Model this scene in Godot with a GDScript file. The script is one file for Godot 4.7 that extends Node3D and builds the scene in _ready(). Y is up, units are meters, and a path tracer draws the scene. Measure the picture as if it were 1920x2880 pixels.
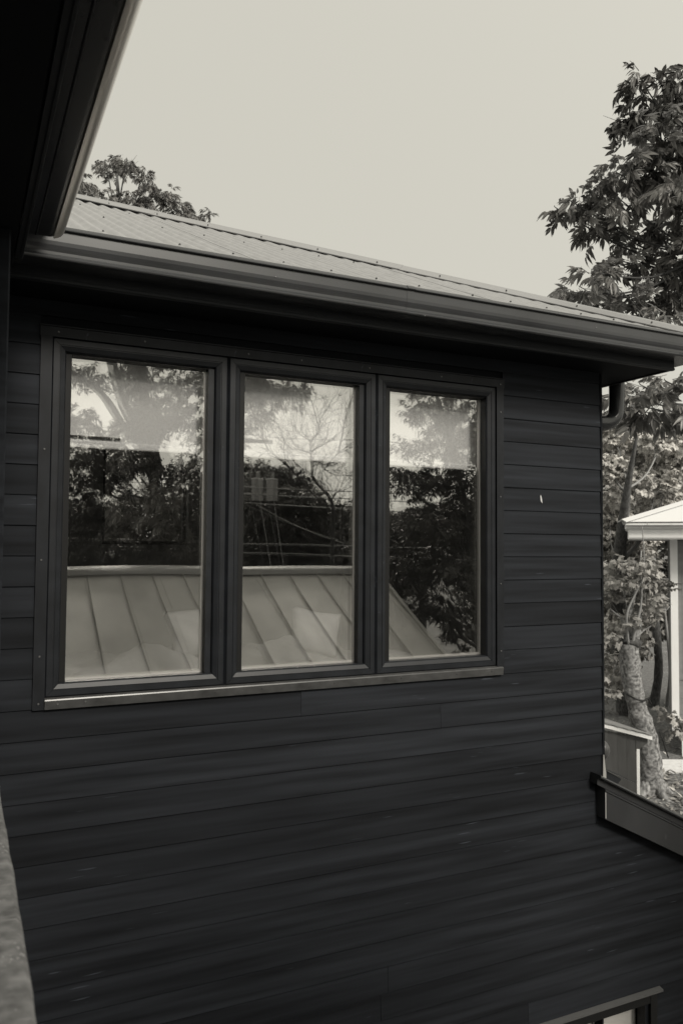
extends Node3D

# ------------------------------------------------------------------ helpers
var taken := {}
var rng := RandomNumberGenerator.new()
var M := {}
var house: Node3D
var cam_pos := Vector3(-0.365, 0.616, 3.816)
var cam_basis: Basis
var cam_half := 0.6445
const SUN := Vector3(0.14, 0.54, 0.75)

func numbered(called: String) -> String:
	if taken.has(called):
		taken[called] += 1
		return "%s_%03d" % [called, taken[called]]
	taken[called] = 0
	return called

func thing(called: String, label: String, category: String, at := Vector3.ZERO, group := "") -> Node3D:
	var o := Node3D.new()
	o.name = numbered(called)
	o.position = at
	add_child(o)
	o.set_meta("label", label)
	o.set_meta("category", category)
	if group != "":
		o.set_meta("group", group)
	return o

func put(parent: Node, called: String, mesh: Mesh, mat: Material, at := Transform3D()) -> MeshInstance3D:
	var o := MeshInstance3D.new()
	var n := called
	var k := 0
	var key := "%d" % parent.get_instance_id() + called
	if taken.has(key):
		taken[key] += 1
		k = taken[key]
		n = "%s_%03d" % [called, k]
	else:
		taken[key] = 0
	o.name = n
	o.mesh = mesh
	o.material_override = mat
	o.transform = at
	parent.add_child(o, true)
	return o

func lin(v: float, warm := 0.0) -> Color:
	return Color(v * (1.0 + warm), v, v * (1.0 - warm * 1.6)).linear_to_srgb()

func mat(v: float, rough: float, metal := 0.0, warm := 0.0, spec := 0.5) -> StandardMaterial3D:
	var m := StandardMaterial3D.new()
	m.albedo_color = lin(v, warm)
	m.roughness = rough
	m.metallic = metal
	m.metallic_specular = spec
	return m

# grey texture out of layered noise. stretch > 1 draws the pattern out along u
func grey_image(size: int, low: float, high: float, fx: float, fy: float, fleck: float, fleck_value: float, sd: int, gamma := 1.0, cool := 1.0) -> ImageTexture:
	var a := FastNoiseLite.new()
	a.seed = sd
	a.noise_type = FastNoiseLite.TYPE_SIMPLEX_SMOOTH
	a.frequency = 1.0
	a.fractal_octaves = 4
	var b := FastNoiseLite.new()
	b.seed = sd + 7
	b.frequency = 1.0
	b.fractal_octaves = 2
	var im := Image.create(size, size, false, Image.FORMAT_RGB8)
	for y in size:
		for x in size:
			# blend across the border so that the tile repeats
			var u := float(x) / size
			var v := float(y) / size
			var n := 0.0
			var f := 0.0
			n = tile(a, u, v, fx, fy)
			var g: float = clampf(0.5 + 0.75 * n, 0.0, 1.0)
			var c := lerpf(low, high, pow(g, gamma))
			if fleck < 1.0:
				f = tile(b, u, v, fx * 5.0, fy * 3.4)
				var big := tile(a, v, u, 2.0, 3.0)
				if f > fleck - 0.6 * big:
					c = lerpf(c, fleck_value, clampf((f - fleck + 0.6 * big) * 9.0, 0.0, 1.0))
			var s := Color(c * (1.0 - 0.5 * (cool - 1.0)), c, c * cool).linear_to_srgb()
			im.set_pixel(x, y, s)
	return ImageTexture.create_from_image(im)

func tile(n: FastNoiseLite, u: float, v: float, fx: float, fy: float) -> float:
	var p := n.get_noise_2d(u * fx, v * fy)
	var q := n.get_noise_2d((u - 1.0) * fx, v * fy)
	var w := smoothstep(0.8, 1.0, u)
	var top := lerpf(p, q, w)
	if v < 0.85:
		return top
	var p2 := n.get_noise_2d(u * fx, (v - 1.0) * fy)
	var q2 := n.get_noise_2d((u - 1.0) * fx, (v - 1.0) * fy)
	return lerpf(top, lerpf(p2, q2, w), smoothstep(0.85, 1.0, v))

func textured(tex: Texture2D, scale: Vector3, rough: float, tint := 1.0, offset := Vector3.ZERO, metal := 0.0) -> StandardMaterial3D:
	var m := StandardMaterial3D.new()
	m.albedo_color = Color(tint, tint, tint).linear_to_srgb()
	m.albedo_texture = tex
	m.roughness = rough
	m.metallic = metal
	m.uv1_triplanar = true
	m.uv1_world_triplanar = true
	m.uv1_scale = scale
	m.uv1_offset = offset
	return m

func begin() -> SurfaceTool:
	var st := SurfaceTool.new()
	st.begin(Mesh.PRIMITIVE_TRIANGLES)
	st.set_smooth_group(-1)
	return st

func done(st: SurfaceTool) -> ArrayMesh:
	st.generate_normals()
	return st.commit()

func quad(st: SurfaceTool, a: Vector3, b: Vector3, c: Vector3, d: Vector3) -> void:
	# clockwise seen from the front
	st.add_vertex(a); st.add_vertex(b); st.add_vertex(c)
	st.add_vertex(a); st.add_vertex(c); st.add_vertex(d)

func add_box(st: SurfaceTool, lo: Vector3, hi: Vector3, t := Transform3D()) -> void:
	var p := []
	for i in 8:
		p.append(t * Vector3(hi.x if i & 1 else lo.x, hi.y if i & 2 else lo.y, hi.z if i & 4 else lo.z))
	quad(st, p[0], p[2], p[3], p[1]) if t.basis.determinant() < 0 else quad(st, p[1], p[3], p[2], p[0])
	for f in [[4, 6, 7, 5], [0, 2, 6, 4], [5, 7, 3, 1], [2, 3, 7, 6], [0, 4, 5, 1]]:
		quad(st, p[f[0]], p[f[1]], p[f[2]], p[f[3]])

func box(lo: Vector3, hi: Vector3, t := Transform3D()) -> ArrayMesh:
	var st := begin()
	add_box(st, lo, hi, t)
	return done(st)

# prism: profile points (a, b) in the plane of axes ea, eb, drawn out from `from` to `to` along their difference
func prism(profile: Array, from: Vector3, to: Vector3, ea: Vector3, eb: Vector3, smooth := false) -> ArrayMesh:
	var st := begin()
	if smooth:
		st.set_smooth_group(0)
	add_prism(st, profile, from, to, ea, eb)
	return done(st)

func add_prism(st: SurfaceTool, profile: Array, from: Vector3, to: Vector3, ea: Vector3, eb: Vector3) -> void:
	var pts := PackedVector2Array()
	for p in profile:
		pts.append(Vector2(p[0], p[1]))
	var ccw := not Geometry2D.is_polygon_clockwise(pts)
	var d := to - from
	var flip := (ea.cross(eb).dot(d) > 0.0) == ccw
	var n := pts.size()
	var A := []
	var B := []
	for p in pts:
		var o := ea * p.x + eb * p.y
		A.append(from + o)
		B.append(to + o)
	for i in n:
		var j := (i + 1) % n
		if flip:
			quad(st, A[i], B[i], B[j], A[j])
		else:
			quad(st, A[i], A[j], B[j], B[i])
	st.set_smooth_group(-1)
	var tri := Geometry2D.triangulate_polygon(pts)
	for k in range(0, tri.size(), 3):
		var a: int = tri[k]
		var b: int = tri[k + 1]
		var c: int = tri[k + 2]
		var cw: bool = (pts[b] - pts[a]).cross(pts[c] - pts[a]) < 0.0
		if cw:
			var s := b
			b = c
			c = s
		# a, b, c counter-clockwise in (ea, eb)
		var back: bool = ea.cross(eb).dot(d) > 0.0   # seen against d the order is counter-clockwise at the far end
		if back:
			st.add_vertex(A[a]); st.add_vertex(A[b]); st.add_vertex(A[c])
			st.add_vertex(B[a]); st.add_vertex(B[c]); st.add_vertex(B[b])
		else:
			st.add_vertex(A[a]); st.add_vertex(A[c]); st.add_vertex(A[b])
			st.add_vertex(B[a]); st.add_vertex(B[b]); st.add_vertex(B[c])

func add_tube(st: SurfaceTool, pts: Array, radii: Array, sides := 8, bump := 0.0, noise: FastNoiseLite = null) -> void:
	st.set_smooth_group(0)
	var rings := []
	var up := Vector3(0.31, 0.2, 0.93).normalized()
	for i in pts.size():
		var d: Vector3 = (pts[mini(i + 1, pts.size() - 1)] - pts[maxi(i - 1, 0)]).normalized()
		var a := d.cross(up)
		if a.length() < 0.05:
			a = d.cross(Vector3.RIGHT)
		a = a.normalized()
		var b := d.cross(a).normalized()
		up = a.cross(d).normalized()
		var ring := []
		for k in sides:
			var t := TAU * k / sides
			var dir := a * cos(t) + b * sin(t)
			var r: float = radii[i]
			if noise:
				r *= 1.0 + bump * noise.get_noise_3dv((pts[i] + dir * r) * 1.0)
			ring.append(pts[i] + dir * r)
		rings.append(ring)
	for i in pts.size() - 1:
		for k in sides:
			var j := (k + 1) % sides
			quad(st, rings[i][k], rings[i][j], rings[i + 1][j], rings[i + 1][k])
	for k in range(1, sides - 1):
		st.add_vertex(rings[0][0]); st.add_vertex(rings[0][k + 1]); st.add_vertex(rings[0][k])
		var e: int = rings.size() - 1
		st.add_vertex(rings[e][0]); st.add_vertex(rings[e][k]); st.add_vertex(rings[e][k + 1])

func tube(pts: Array, radii: Array, sides := 8, bump := 0.0, noise: FastNoiseLite = null) -> ArrayMesh:
	var st := begin()
	add_tube(st, pts, radii, sides, bump, noise)
	return done(st)

func spline(pts: Array, radii: Array, steps: int) -> Array:
	var p := []
	var r := []
	for i in pts.size() - 1:
		var a: Vector3 = pts[maxi(i - 1, 0)]
		var b: Vector3 = pts[i]
		var c: Vector3 = pts[i + 1]
		var d: Vector3 = pts[mini(i + 2, pts.size() - 1)]
		for s in steps:
			var t := float(s) / steps
			p.append(b.cubic_interpolate(c, a, d, t))
			r.append(lerpf(radii[i], radii[i + 1], t))
	p.append(pts[-1])
	r.append(radii[-1])
	return [p, r]

# ------------------------------------------------------------------ leaves
func blade(st: SurfaceTool, base: Vector3, dir: Vector3, side: Vector3, length: float, width: float, droop: float, segs := 4) -> void:
	var nrm := side.cross(dir).normalized()
	var pl := []
	var pc := []
	var prr := []
	for i in segs + 1:
		var t := float(i) / segs
		var c := base + dir * length * t * (1.0 - 0.25 * droop * t) + Vector3.DOWN * length * droop * t * t
		var w := width * sin(PI * pow(t, 0.75)) * 0.5
		pc.append(c)
		pl.append(c - side * w + nrm * w * 0.35)
		prr.append(c + side * w + nrm * w * 0.35)
	for i in segs:
		if i > 0:
			st.add_vertex(pc[i]); st.add_vertex(pl[i]); st.add_vertex(pl[i + 1])
			st.add_vertex(pc[i]); st.add_vertex(prr[i + 1]); st.add_vertex(prr[i])
		st.add_vertex(pc[i]); st.add_vertex(pl[i + 1]); st.add_vertex(pc[i + 1])
		st.add_vertex(pc[i]); st.add_vertex(pc[i + 1]); st.add_vertex(prr[i + 1])

# one drooping compound leaf: a stalk with leaflets in pairs, along +x
func compound_leaf(sd: int, pairs: int, length: float, leaflet: float, width: float, segs := 4) -> ArrayMesh:
	var r := RandomNumberGenerator.new()
	r.seed = sd
	var st := begin()
	var pts := []
	var rad := []
	for i in 5:
		var t := i / 4.0
		pts.append(Vector3(length * t * (1.0 - 0.15 * t), -length * 0.38 * t * t, r.randf_range(-0.01, 0.01)))
		rad.append(0.0022 * (1.1 - 0.7 * t))
	add_tube(st, pts, rad, 3)
	st.set_smooth_group(1)
	for i in pairs:
		var t := 0.3 + 0.66 * float(i) / maxf(1.0, pairs - 1)
		var c := Vector3(length * t * (1.0 - 0.15 * t), -length * 0.38 * t * t, 0)
		for s in [-1.0, 1.0]:
			var fwd := Vector3(0.5 + r.randf_range(-0.35, 0.35), -0.6 * t - 0.2 + r.randf_range(-0.45, 0.35), s * 0.7 + r.randf_range(-0.35, 0.35)).normalized()
			var sd2 := fwd.cross(Vector3.UP).normalized().rotated(fwd, r.randf_range(-0.9, 0.9))
			blade(st, c, fwd, sd2, leaflet * r.randf_range(0.8, 1.12), width * r.randf_range(0.8, 1.1), r.randf_range(0.35, 0.9), segs)
	var e := Vector3(length * 0.85, -length * 0.38, 0)
	blade(st, e, Vector3(0.6, -0.7, r.randf_range(-0.2, 0.2)).normalized(), Vector3(0, 0, 1).rotated(Vector3.RIGHT, r.randf_range(-0.6, 0.6)), leaflet, width, 0.5, segs)
	return done(st)

func lobed_leaf(st: SurfaceTool, base: Vector3, dir: Vector3, side: Vector3, size: float, fold: float) -> void:
	var nrm := side.cross(dir).normalized()
	var outline := [[0.0, 0.0], [-0.12, 0.28], [0.1, 0.32], [0.22, 0.55], [0.38, 0.3], [0.62, 0.36], [0.62, 0.18], [1.0, 0.0]]
	var mid := [base + dir * 0.15 * size, base + dir * 0.45 * size + nrm * 0.02 * size]
	for s in [-1.0, 1.0]:
		var pv := []
		for o in outline:
			pv.append(base + dir * o[0] * size + side * (s * o[1] * size) + nrm * (absf(o[1]) * fold - o[0] * o[0] * 0.12) * size)
		for i in outline.size() - 1:
			var m: Vector3 = mid[0] if i < 3 else mid[1]
			if s > 0:
				st.add_vertex(m); st.add_vertex(pv[i + 1]); st.add_vertex(pv[i])
			else:
				st.add_vertex(m); st.add_vertex(pv[i]); st.add_vertex(pv[i + 1])
		if s > 0:
			st.add_vertex(mid[0]); st.add_vertex(mid[1]); st.add_vertex(pv[3])
		else:
			st.add_vertex(mid[0]); st.add_vertex(pv[3]); st.add_vertex(mid[1])

func lobed_spray(sd: int, count: int, size: float) -> ArrayMesh:
	var r := RandomNumberGenerator.new()
	r.seed = sd
	var st := begin()
	add_tube(st, [Vector3.ZERO, Vector3(0.1, 0.01, 0), Vector3(0.22, -0.02, 0.01)], [0.003, 0.0025, 0.0015], 3)
	st.set_smooth_group(1)
	for i in count:
		var t := r.randf_range(0.1, 1.0)
		var yaw := r.randf_range(-1.6, 1.6)
		var d := Vector3(cos(yaw), r.randf_range(-1.3, -0.25), sin(yaw)).normalized()
		var sd2 := d.cross(Vector3.UP).normalized().rotated(d, r.randf_range(-0.6, 0.6))
		var stem := Vector3(0.22 * t, -0.01, 0) + Vector3(cos(yaw), 0.2, sin(yaw)) * r.randf_range(0.03, 0.09)
		lobed_leaf(st, stem, d, sd2, size * r.randf_range(0.7, 1.15), r.randf_range(0.05, 0.4))
	return done(st)

func plain_spray(sd: int, count: int, leaf: float, width: float, reach: float) -> ArrayMesh:
	var r := RandomNumberGenerator.new()
	r.seed = sd
	var st := begin()
	add_tube(st, [Vector3.ZERO, Vector3(reach * 0.5, 0.02, 0), Vector3(reach, -0.05 * reach, 0.01)], [0.004, 0.003, 0.001], 3)
	st.set_smooth_group(1)
	for i in count:
		var t := r.randf_range(0.1, 1.0)
		var yaw := r.randf_range(-1.4, 1.4)
		var d := Vector3(cos(yaw), r.randf_range(-0.9, 0.4), sin(yaw)).normalized()
		var s := d.cross(Vector3.UP).normalized().rotated(d, r.randf_range(-0.8, 0.8))
		blade(st, Vector3(reach * t, r.randf_range(-0.03, 0.03), r.randf_range(-0.03, 0.03)), d, s, leaf * r.randf_range(0.7, 1.2), width, r.randf_range(0.1, 0.6), 3)
	return done(st)

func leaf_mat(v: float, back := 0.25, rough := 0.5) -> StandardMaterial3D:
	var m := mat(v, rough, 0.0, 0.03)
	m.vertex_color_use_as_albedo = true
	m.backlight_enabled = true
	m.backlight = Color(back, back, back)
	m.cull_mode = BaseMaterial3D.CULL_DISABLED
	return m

func in_frame(p: Vector3) -> bool:
	var q := cam_basis.transposed() * (p - cam_pos)
	if q.z > -0.5:
		return false
	return absf(q.y / -q.z) < cam_half and absf(q.x / -q.z) < cam_half * 0.667

# clumps of foliage: [centre, radius]. `density` sprays per square metre of clump surface
func foliage(tree: Node3D, clumps: Array, meshes: Array, material: Material, density: float, scale: float, spread: float, sd: int, singles := 0, lo := 0.6, hi := 1.35, called := "leaf") -> void:
	var r := RandomNumberGenerator.new()
	r.seed = sd
	var all := []
	for c in clumps:
		var rad: float = c[1] * spread
		var n := int(maxf(3.0, density * 12.0 * rad * rad))
		var tone := r.randf_range(lo, hi)
		for i in n:
			var d := Vector3(r.randfn(), r.randfn(), r.randfn()).normalized()
			var p: Vector3 = c[0] + Vector3(d.x, d.y * 0.85, d.z) * rad * pow(r.randf(), 0.45)
			var yaw := atan2(-d.z, d.x) + r.randfn() * 0.7
			var b := Basis(Vector3.UP, yaw) * Basis(Vector3.BACK, r.randf_range(-0.75, 0.6)) * Basis(Vector3.RIGHT, r.randf_range(-1.1, 1.1))
			b = b.scaled(Vector3.ONE * scale * r.randf_range(0.75, 1.2))
			var g := tone * r.randf_range(0.65, 1.3)
			all.append([Transform3D(b, p - tree.position), r.randi() % meshes.size(), Color(g, g, g), p])
	var single := []
	if singles > 0:
		var near := []
		for i in all.size():
			if in_frame(all[i][3]):
				near.append([all[i][3].distance_to(cam_pos), i])
		near.sort_custom(func(a, b): return a[0] < b[0])
		for k in mini(singles, near.size()):
			single.append(near[k][1])
	var chosen := {}
	var tints := []
	for k in 6:
		var t2: StandardMaterial3D = material.duplicate()
		var f := lerpf(0.55, 1.5, k / 5.0)
		var l: Color = material.albedo_color.srgb_to_linear() * f
		t2.albedo_color = Color(l.r, l.g, l.b).linear_to_srgb()
		t2.vertex_color_use_as_albedo = false
		tints.append(t2)
	for i in single:
		chosen[i] = true
		var k := clampi(int(roundf((all[i][2].r - 0.55) / 0.95 * 5.0)), 0, 5)
		put(tree, called, meshes[all[i][1]], tints[k], all[i][0])
	for m in meshes.size():
		var list := []
		for i in all.size():
			if all[i][1] == m and not chosen.has(i):
				list.append(all[i])
		if list.is_empty():
			continue
		var mm := MultiMesh.new()
		mm.transform_format = MultiMesh.TRANSFORM_3D
		mm.use_colors = true
		mm.mesh = meshes[m]
		mm.instance_count = list.size()
		for i in list.size():
			mm.set_instance_transform(i, list[i][0])
			mm.set_instance_color(i, list[i][2])
		var o := MultiMeshInstance3D.new()
		o.multimesh = mm
		o.material_override = material
		o.name = "foliage" if m == 0 else "foliage_%03d" % m
		o.set_meta("kind", "stuff")
		tree.add_child(o, true)

func limb(tree: Node3D, called: String, pts: Array, radii: Array, material: Material, steps := 4, sides := 9, bump := 0.25) -> void:
	var n := FastNoiseLite.new()
	n.seed = 11
	n.frequency = 2.6
	n.fractal_octaves = 3
	var local := []
	for p in pts:
		local.append(p - tree.position)
	var s := spline(local, radii, steps)
	put(tree, called, tube(s[0], s[1], sides, bump, n), material)

# thin limbs from points on a trunk to the middle of clumps
func limbs_to(tree: Node3D, roots: Array, clumps: Array, r0: float, material: Material, sd: int) -> void:
	var r := RandomNumberGenerator.new()
	r.seed = sd
	var st := begin()
	for c in clumps:
		var best: Vector3 = roots[0]
		for q in roots:
			if (q + Vector3(0, 0.5, 0)).distance_to(c[0]) < (best + Vector3(0, 0.5, 0)).distance_to(c[0]):
				best = q
		var a: Vector3 = best - tree.position
		var b: Vector3 = c[0] - tree.position
		var mid: Vector3 = a.lerp(b, 0.5) + Vector3(r.randf_range(-0.1, 0.1), -0.12 * a.distance_to(b), r.randf_range(-0.1, 0.1))
		var s := spline([a, mid, b, b + (b - mid) * 0.12 + Vector3(0, 0.02, 0)], [r0, r0 * 0.6, r0 * 0.35, r0 * 0.12], 4)
		add_tube(st, s[0], s[1], 5)
		for k in 4:
			var e: Vector3 = b + Vector3(r.randfn(), r.randfn() * 0.6, r.randfn()) * c[1] * 0.7
			add_tube(st, [mid.lerp(b, 0.4 + 0.15 * k), mid.lerp(b, 0.8).lerp(e, 0.5), e], [r0 * 0.3, r0 * 0.2, r0 * 0.08], 4)
	put(tree, "branches", done(st), material)

# ------------------------------------------------------------------ scene
func _ready() -> void:
	rng.seed = 5
	view_and_light()
	materials()
	ground()
	main_house()
	windows()
	main_roof()
	balcony_wing()
	lower_rake()
	room()
	metal_roof_building()
	yard()
	neighbour_house()
	garden_hut()
	trees_in_view()
	trees_behind()
	power_pole()

func view_and_light() -> void:
	cam_basis = Basis(Vector3(0.9014, 0.0070, 0.4329), Vector3(-0.0253, 0.9990, 0.0372), Vector3(-0.4322, -0.0447, 0.9007)).orthonormalized()
	var camera := Camera3D.new()
	camera.name = "camera"
	camera.transform = Transform3D(cam_basis, cam_pos)
	var lens := CameraAttributesPhysical.new()
	lens.frustum_focal_length = 12.0 / cam_half
	lens.frustum_focus_distance = 4.3
	lens.frustum_near = 0.05
	lens.frustum_far = 900.0
	lens.exposure_aperture = 3.2
	camera.attributes = lens
	camera.current = true
	add_child(camera)
	camera.fov = rad_to_deg(2.0 * atan(cam_half))
	camera.far = 900.0
	var sun := DirectionalLight3D.new()
	sun.name = "sun"
	sun.light_energy = 0.5
	sun.light_angular_distance = 14.0
	sun.light_color = Color(1.0, 0.975, 0.93)
	sun.shadow_enabled = true
	sun.look_at_from_position(SUN, Vector3.ZERO)
	add_child(sun)
	var e := Environment.new()
	var sky := Sky.new()
	sky.sky_material = hazy_sky(SUN.normalized())
	e.background_mode = Environment.BG_SKY
	e.sky = sky
	e.tonemap_mode = Environment.TONE_MAPPER_LINEAR
	e.tonemap_exposure = 2.0
	e.sdfgi_enabled = true
	e.ssao_enabled = true
	e.ssil_enabled = true
	var w := WorldEnvironment.new()
	w.name = "air"
	w.environment = e
	add_child(w)

# thin even haze, brighter round the veiled sun
func hazy_sky(to_sun: Vector3) -> PanoramaSkyMaterial:
	var w := 256
	var h := 128
	var im := Image.create(w, h, false, Image.FORMAT_RGBF)
	for y in h:
		var el := PI * (0.5 - (y + 0.5) / h)
		for x in w:
			var az := TAU * (x + 0.5) / w
			var d := Vector3(sin(az) * cos(el), sin(el), -cos(az) * cos(el))
			var c := 0.5 + 0.5 * d.dot(to_sun)
			var v := 0.284 * (1.0 + 1.2 * c * c * c) * (0.97 + 0.15 * (1.0 - absf(d.y)))
			if d.y < 0.0:
				v = lerpf(v, 0.07, smoothstep(0.0, -0.12, d.y))
			im.set_pixel(x, y, Color(v * 1.01, v * 0.98, v * 0.865))
	var m := PanoramaSkyMaterial.new()
	m.panorama = ImageTexture.create_from_image(im)
	return m

func materials() -> void:
	var wood := grey_image(512, 0.0090, 0.0275, 2.0, 15.0, 0.84, 0.062, 3, 1.0, 1.2)
	M.siding = []
	for i in 6:
		M.siding.append(textured(wood, Vector3(0.30, 0.9, 0.30), 0.75, [1.0, 0.84, 0.94, 0.74, 0.9, 0.66][i], Vector3(0.31 * i, 0.17 * i, 0.4 * i)))
	for m in M.siding:
		m.metallic_specular = 0.26
	var wear := grey_image(256, 0.009, 0.017, 6.0, 6.0, 0.9, 0.05, 21, 1.0, 1.2)
	M.frame = textured(wear, Vector3(0.9, 1.1, 0.9), 0.42)
	M.casing = textured(wear, Vector3(1.4, 0.8, 1.4), 0.5, 0.9, Vector3(0.3, 0.2, 0.1))
	M.frame.metallic_specular = 0.36
	M.casing.metallic_specular = 0.32
	M.gasket = mat(0.010, 0.5, 0.0, 0.0, 0.3)
	M.sill = textured(grey_image(256, 0.035, 0.07, 5.0, 5.0, 0.8, 0.15, 22), Vector3(2.0, 2.0, 2.0), 0.28)
	M.gutter = textured(grey_image(256, 0.022, 0.038, 3.0, 2.0, 0.9, 0.06, 23, 1.0, 1.06), Vector3(0.5, 0.5, 0.5), 0.24, 1.0, Vector3(0.6, 0.1, 0.2))
	M.soffit = mat(0.008, 0.7, 0.0, -0.1, 0.2)
	M.fascia = mat(0.018, 0.5, 0.0, -0.08, 0.35)
	M.core = mat(0.010, 0.85, 0.0, -0.1, 0.2)
	M.screw = mat(0.11, 0.4, 0.3)
	M.dark_screw = mat(0.03, 0.5)
	M.bright_metal = mat(0.55, 0.3, 0.6, 0.02)
	var galv := grey_image(256, 0.44, 0.60, 9.0, 9.0, 2.0, 0.0, 31)
	M.roof = textured(galv, Vector3(0.8, 0.8, 0.8), 0.5, 0.6, Vector3.ZERO, 0.35)
	M.sheen_strip = mat(0.72, 0.3, 0.85, 0.04)  # pale metal standing in for the sky sheen on dark gutter paint
	M.hip = mat(0.3, 0.4, 0.4)
	M.seam_roof = textured(grey_image(256, 0.46, 0.68, 4.0, 4.0, 2.0, 0.0, 33, 1.0, 0.97), Vector3(0.4, 0.4, 0.4), 0.5, 1.0, Vector3(0.2, 0.1, 0.4), 0.1)
	M.stone = textured(grey_image(256, 0.05, 0.22, 9.0, 9.0, 0.6, 0.42, 41), Vector3(2.2, 2.2, 2.2), 0.9)
	M.white = textured(grey_image(128, 0.84, 0.92, 5.0, 5.0, 2.0, 0.0, 51), Vector3(0.7, 0.7, 0.7), 0.55)
	M.clad = textured(grey_image(256, 0.2, 0.27, 3.0, 14.0, 2.0, 0.0, 61), Vector3(0.6, 0.6, 0.6), 0.7)
	M.hutwood = textured(grey_image(256, 0.055, 0.085, 22.0, 4.0, 2.0, 0.0, 71), Vector3(0.8, 0.8, 0.8), 0.75)
	M.shingle = []
	for i in 4:
		M.shingle.append(mat([0.62, 0.55, 0.68, 0.58][i], 0.9))
	M.linen = mat(0.24, 0.9)
	M.blind = mat(0.86, 0.8)
	M.blind.backlight_enabled = true
	M.blind.backlight = Color(0.5, 0.5, 0.5)
	M.wall_paint = mat(0.3, 0.9)
	M.floor_wood = mat(0.16, 0.5)
	var bark := grey_image(512, 0.02, 0.44, 12.0, 11.0, 2.0, 0.0, 81, 1.3)
	M.bark = textured(bark, Vector3(1.9, 1.6, 1.9), 0.9)
	M.bark_dark = textured(bark, Vector3(2.0, 0.7, 2.0), 0.9, 0.35)
	M.twig = mat(0.07, 0.85)
	M.pale_twig = mat(0.24, 0.8)
	M.soil = textured(grey_image(512, 0.04, 0.22, 40.0, 40.0, 0.5, 0.4, 91), Vector3(0.35, 0.35, 0.35), 0.95)
	M.concrete = textured(grey_image(256, 0.6, 0.76, 12.0, 12.0, 2.0, 0.0, 95), Vector3(0.9, 0.9, 0.9), 0.9)
	M.cable = mat(0.012, 0.6)
	M.wire = mat(0.34, 0.5)
	M.pole = mat(0.09, 0.85)
	M.tank = mat(0.55, 0.5)
	M.porcelain = mat(0.5, 0.3)
	# coated glass: part mirror, part clear
	var im := Image.create(4, 4, false, Image.FORMAT_RGB8)
	im.fill(Color(1.0, 0.0, 1.0))
	var orm := ImageTexture.create_from_image(im)
	M.glass = []
	for a in [0.295, 0.21]:
		var g := ORMMaterial3D.new()
		g.albedo_color = Color(0.97, 0.965, 0.95, a)
		g.transparency = BaseMaterial3D.TRANSPARENCY_ALPHA
		g.orm_texture = orm
		g.cull_mode = BaseMaterial3D.CULL_DISABLED
		M.glass.append(g)

func yard_height(x: float, z: float) -> float:
	var up := maxf(smoothstep(-0.6, -2.2, z), smoothstep(4.4, 5.6, x) * smoothstep(1.0, -1.5, z))
	return lerpf(-4.5, -2.46, up) + 0.02 * sin(x * 1.7) * sin(z * 1.3) + 1.2 * smoothstep(12.0, 45.0, -z + 0.4 * x - 6.0)

func ground() -> void:
	var st := begin()
	st.set_smooth_group(0)
	var n := 110
	var g := func(i: int, j: int) -> Vector3:
		var u := 2.0 * i / n - 1.0
		var v := 2.0 * j / n - 1.0
		var x := 4.0 + 24.0 * u + 376.0 * u * u * u * u * u
		var z := -4.0 + 24.0 * v + 376.0 * v * v * v * v * v
		return Vector3(x, yard_height(x, z), z)
	for i in n:
		for j in n:
			quad(st, g.call(i, j), g.call(i + 1, j), g.call(i + 1, j + 1), g.call(i, j + 1))
	var o := MeshInstance3D.new()
	o.name = "ground"
	o.mesh = done(st)
	o.material_override = M.soil
	o.set_meta("kind", "structure")
	add_child(o)

# ------------------------------------------------------------------ the dark house
const BOARD := 0.1367
const WIN := [-0.055, 2.515, -0.118, 1.618]     # outside of the casing of the big window
const LOW := [2.55, 3.70, -4.2, -2.185]

func rake_top(x: float) -> float:
	return -0.745 - 0.494 * (x - 3.154)

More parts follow.
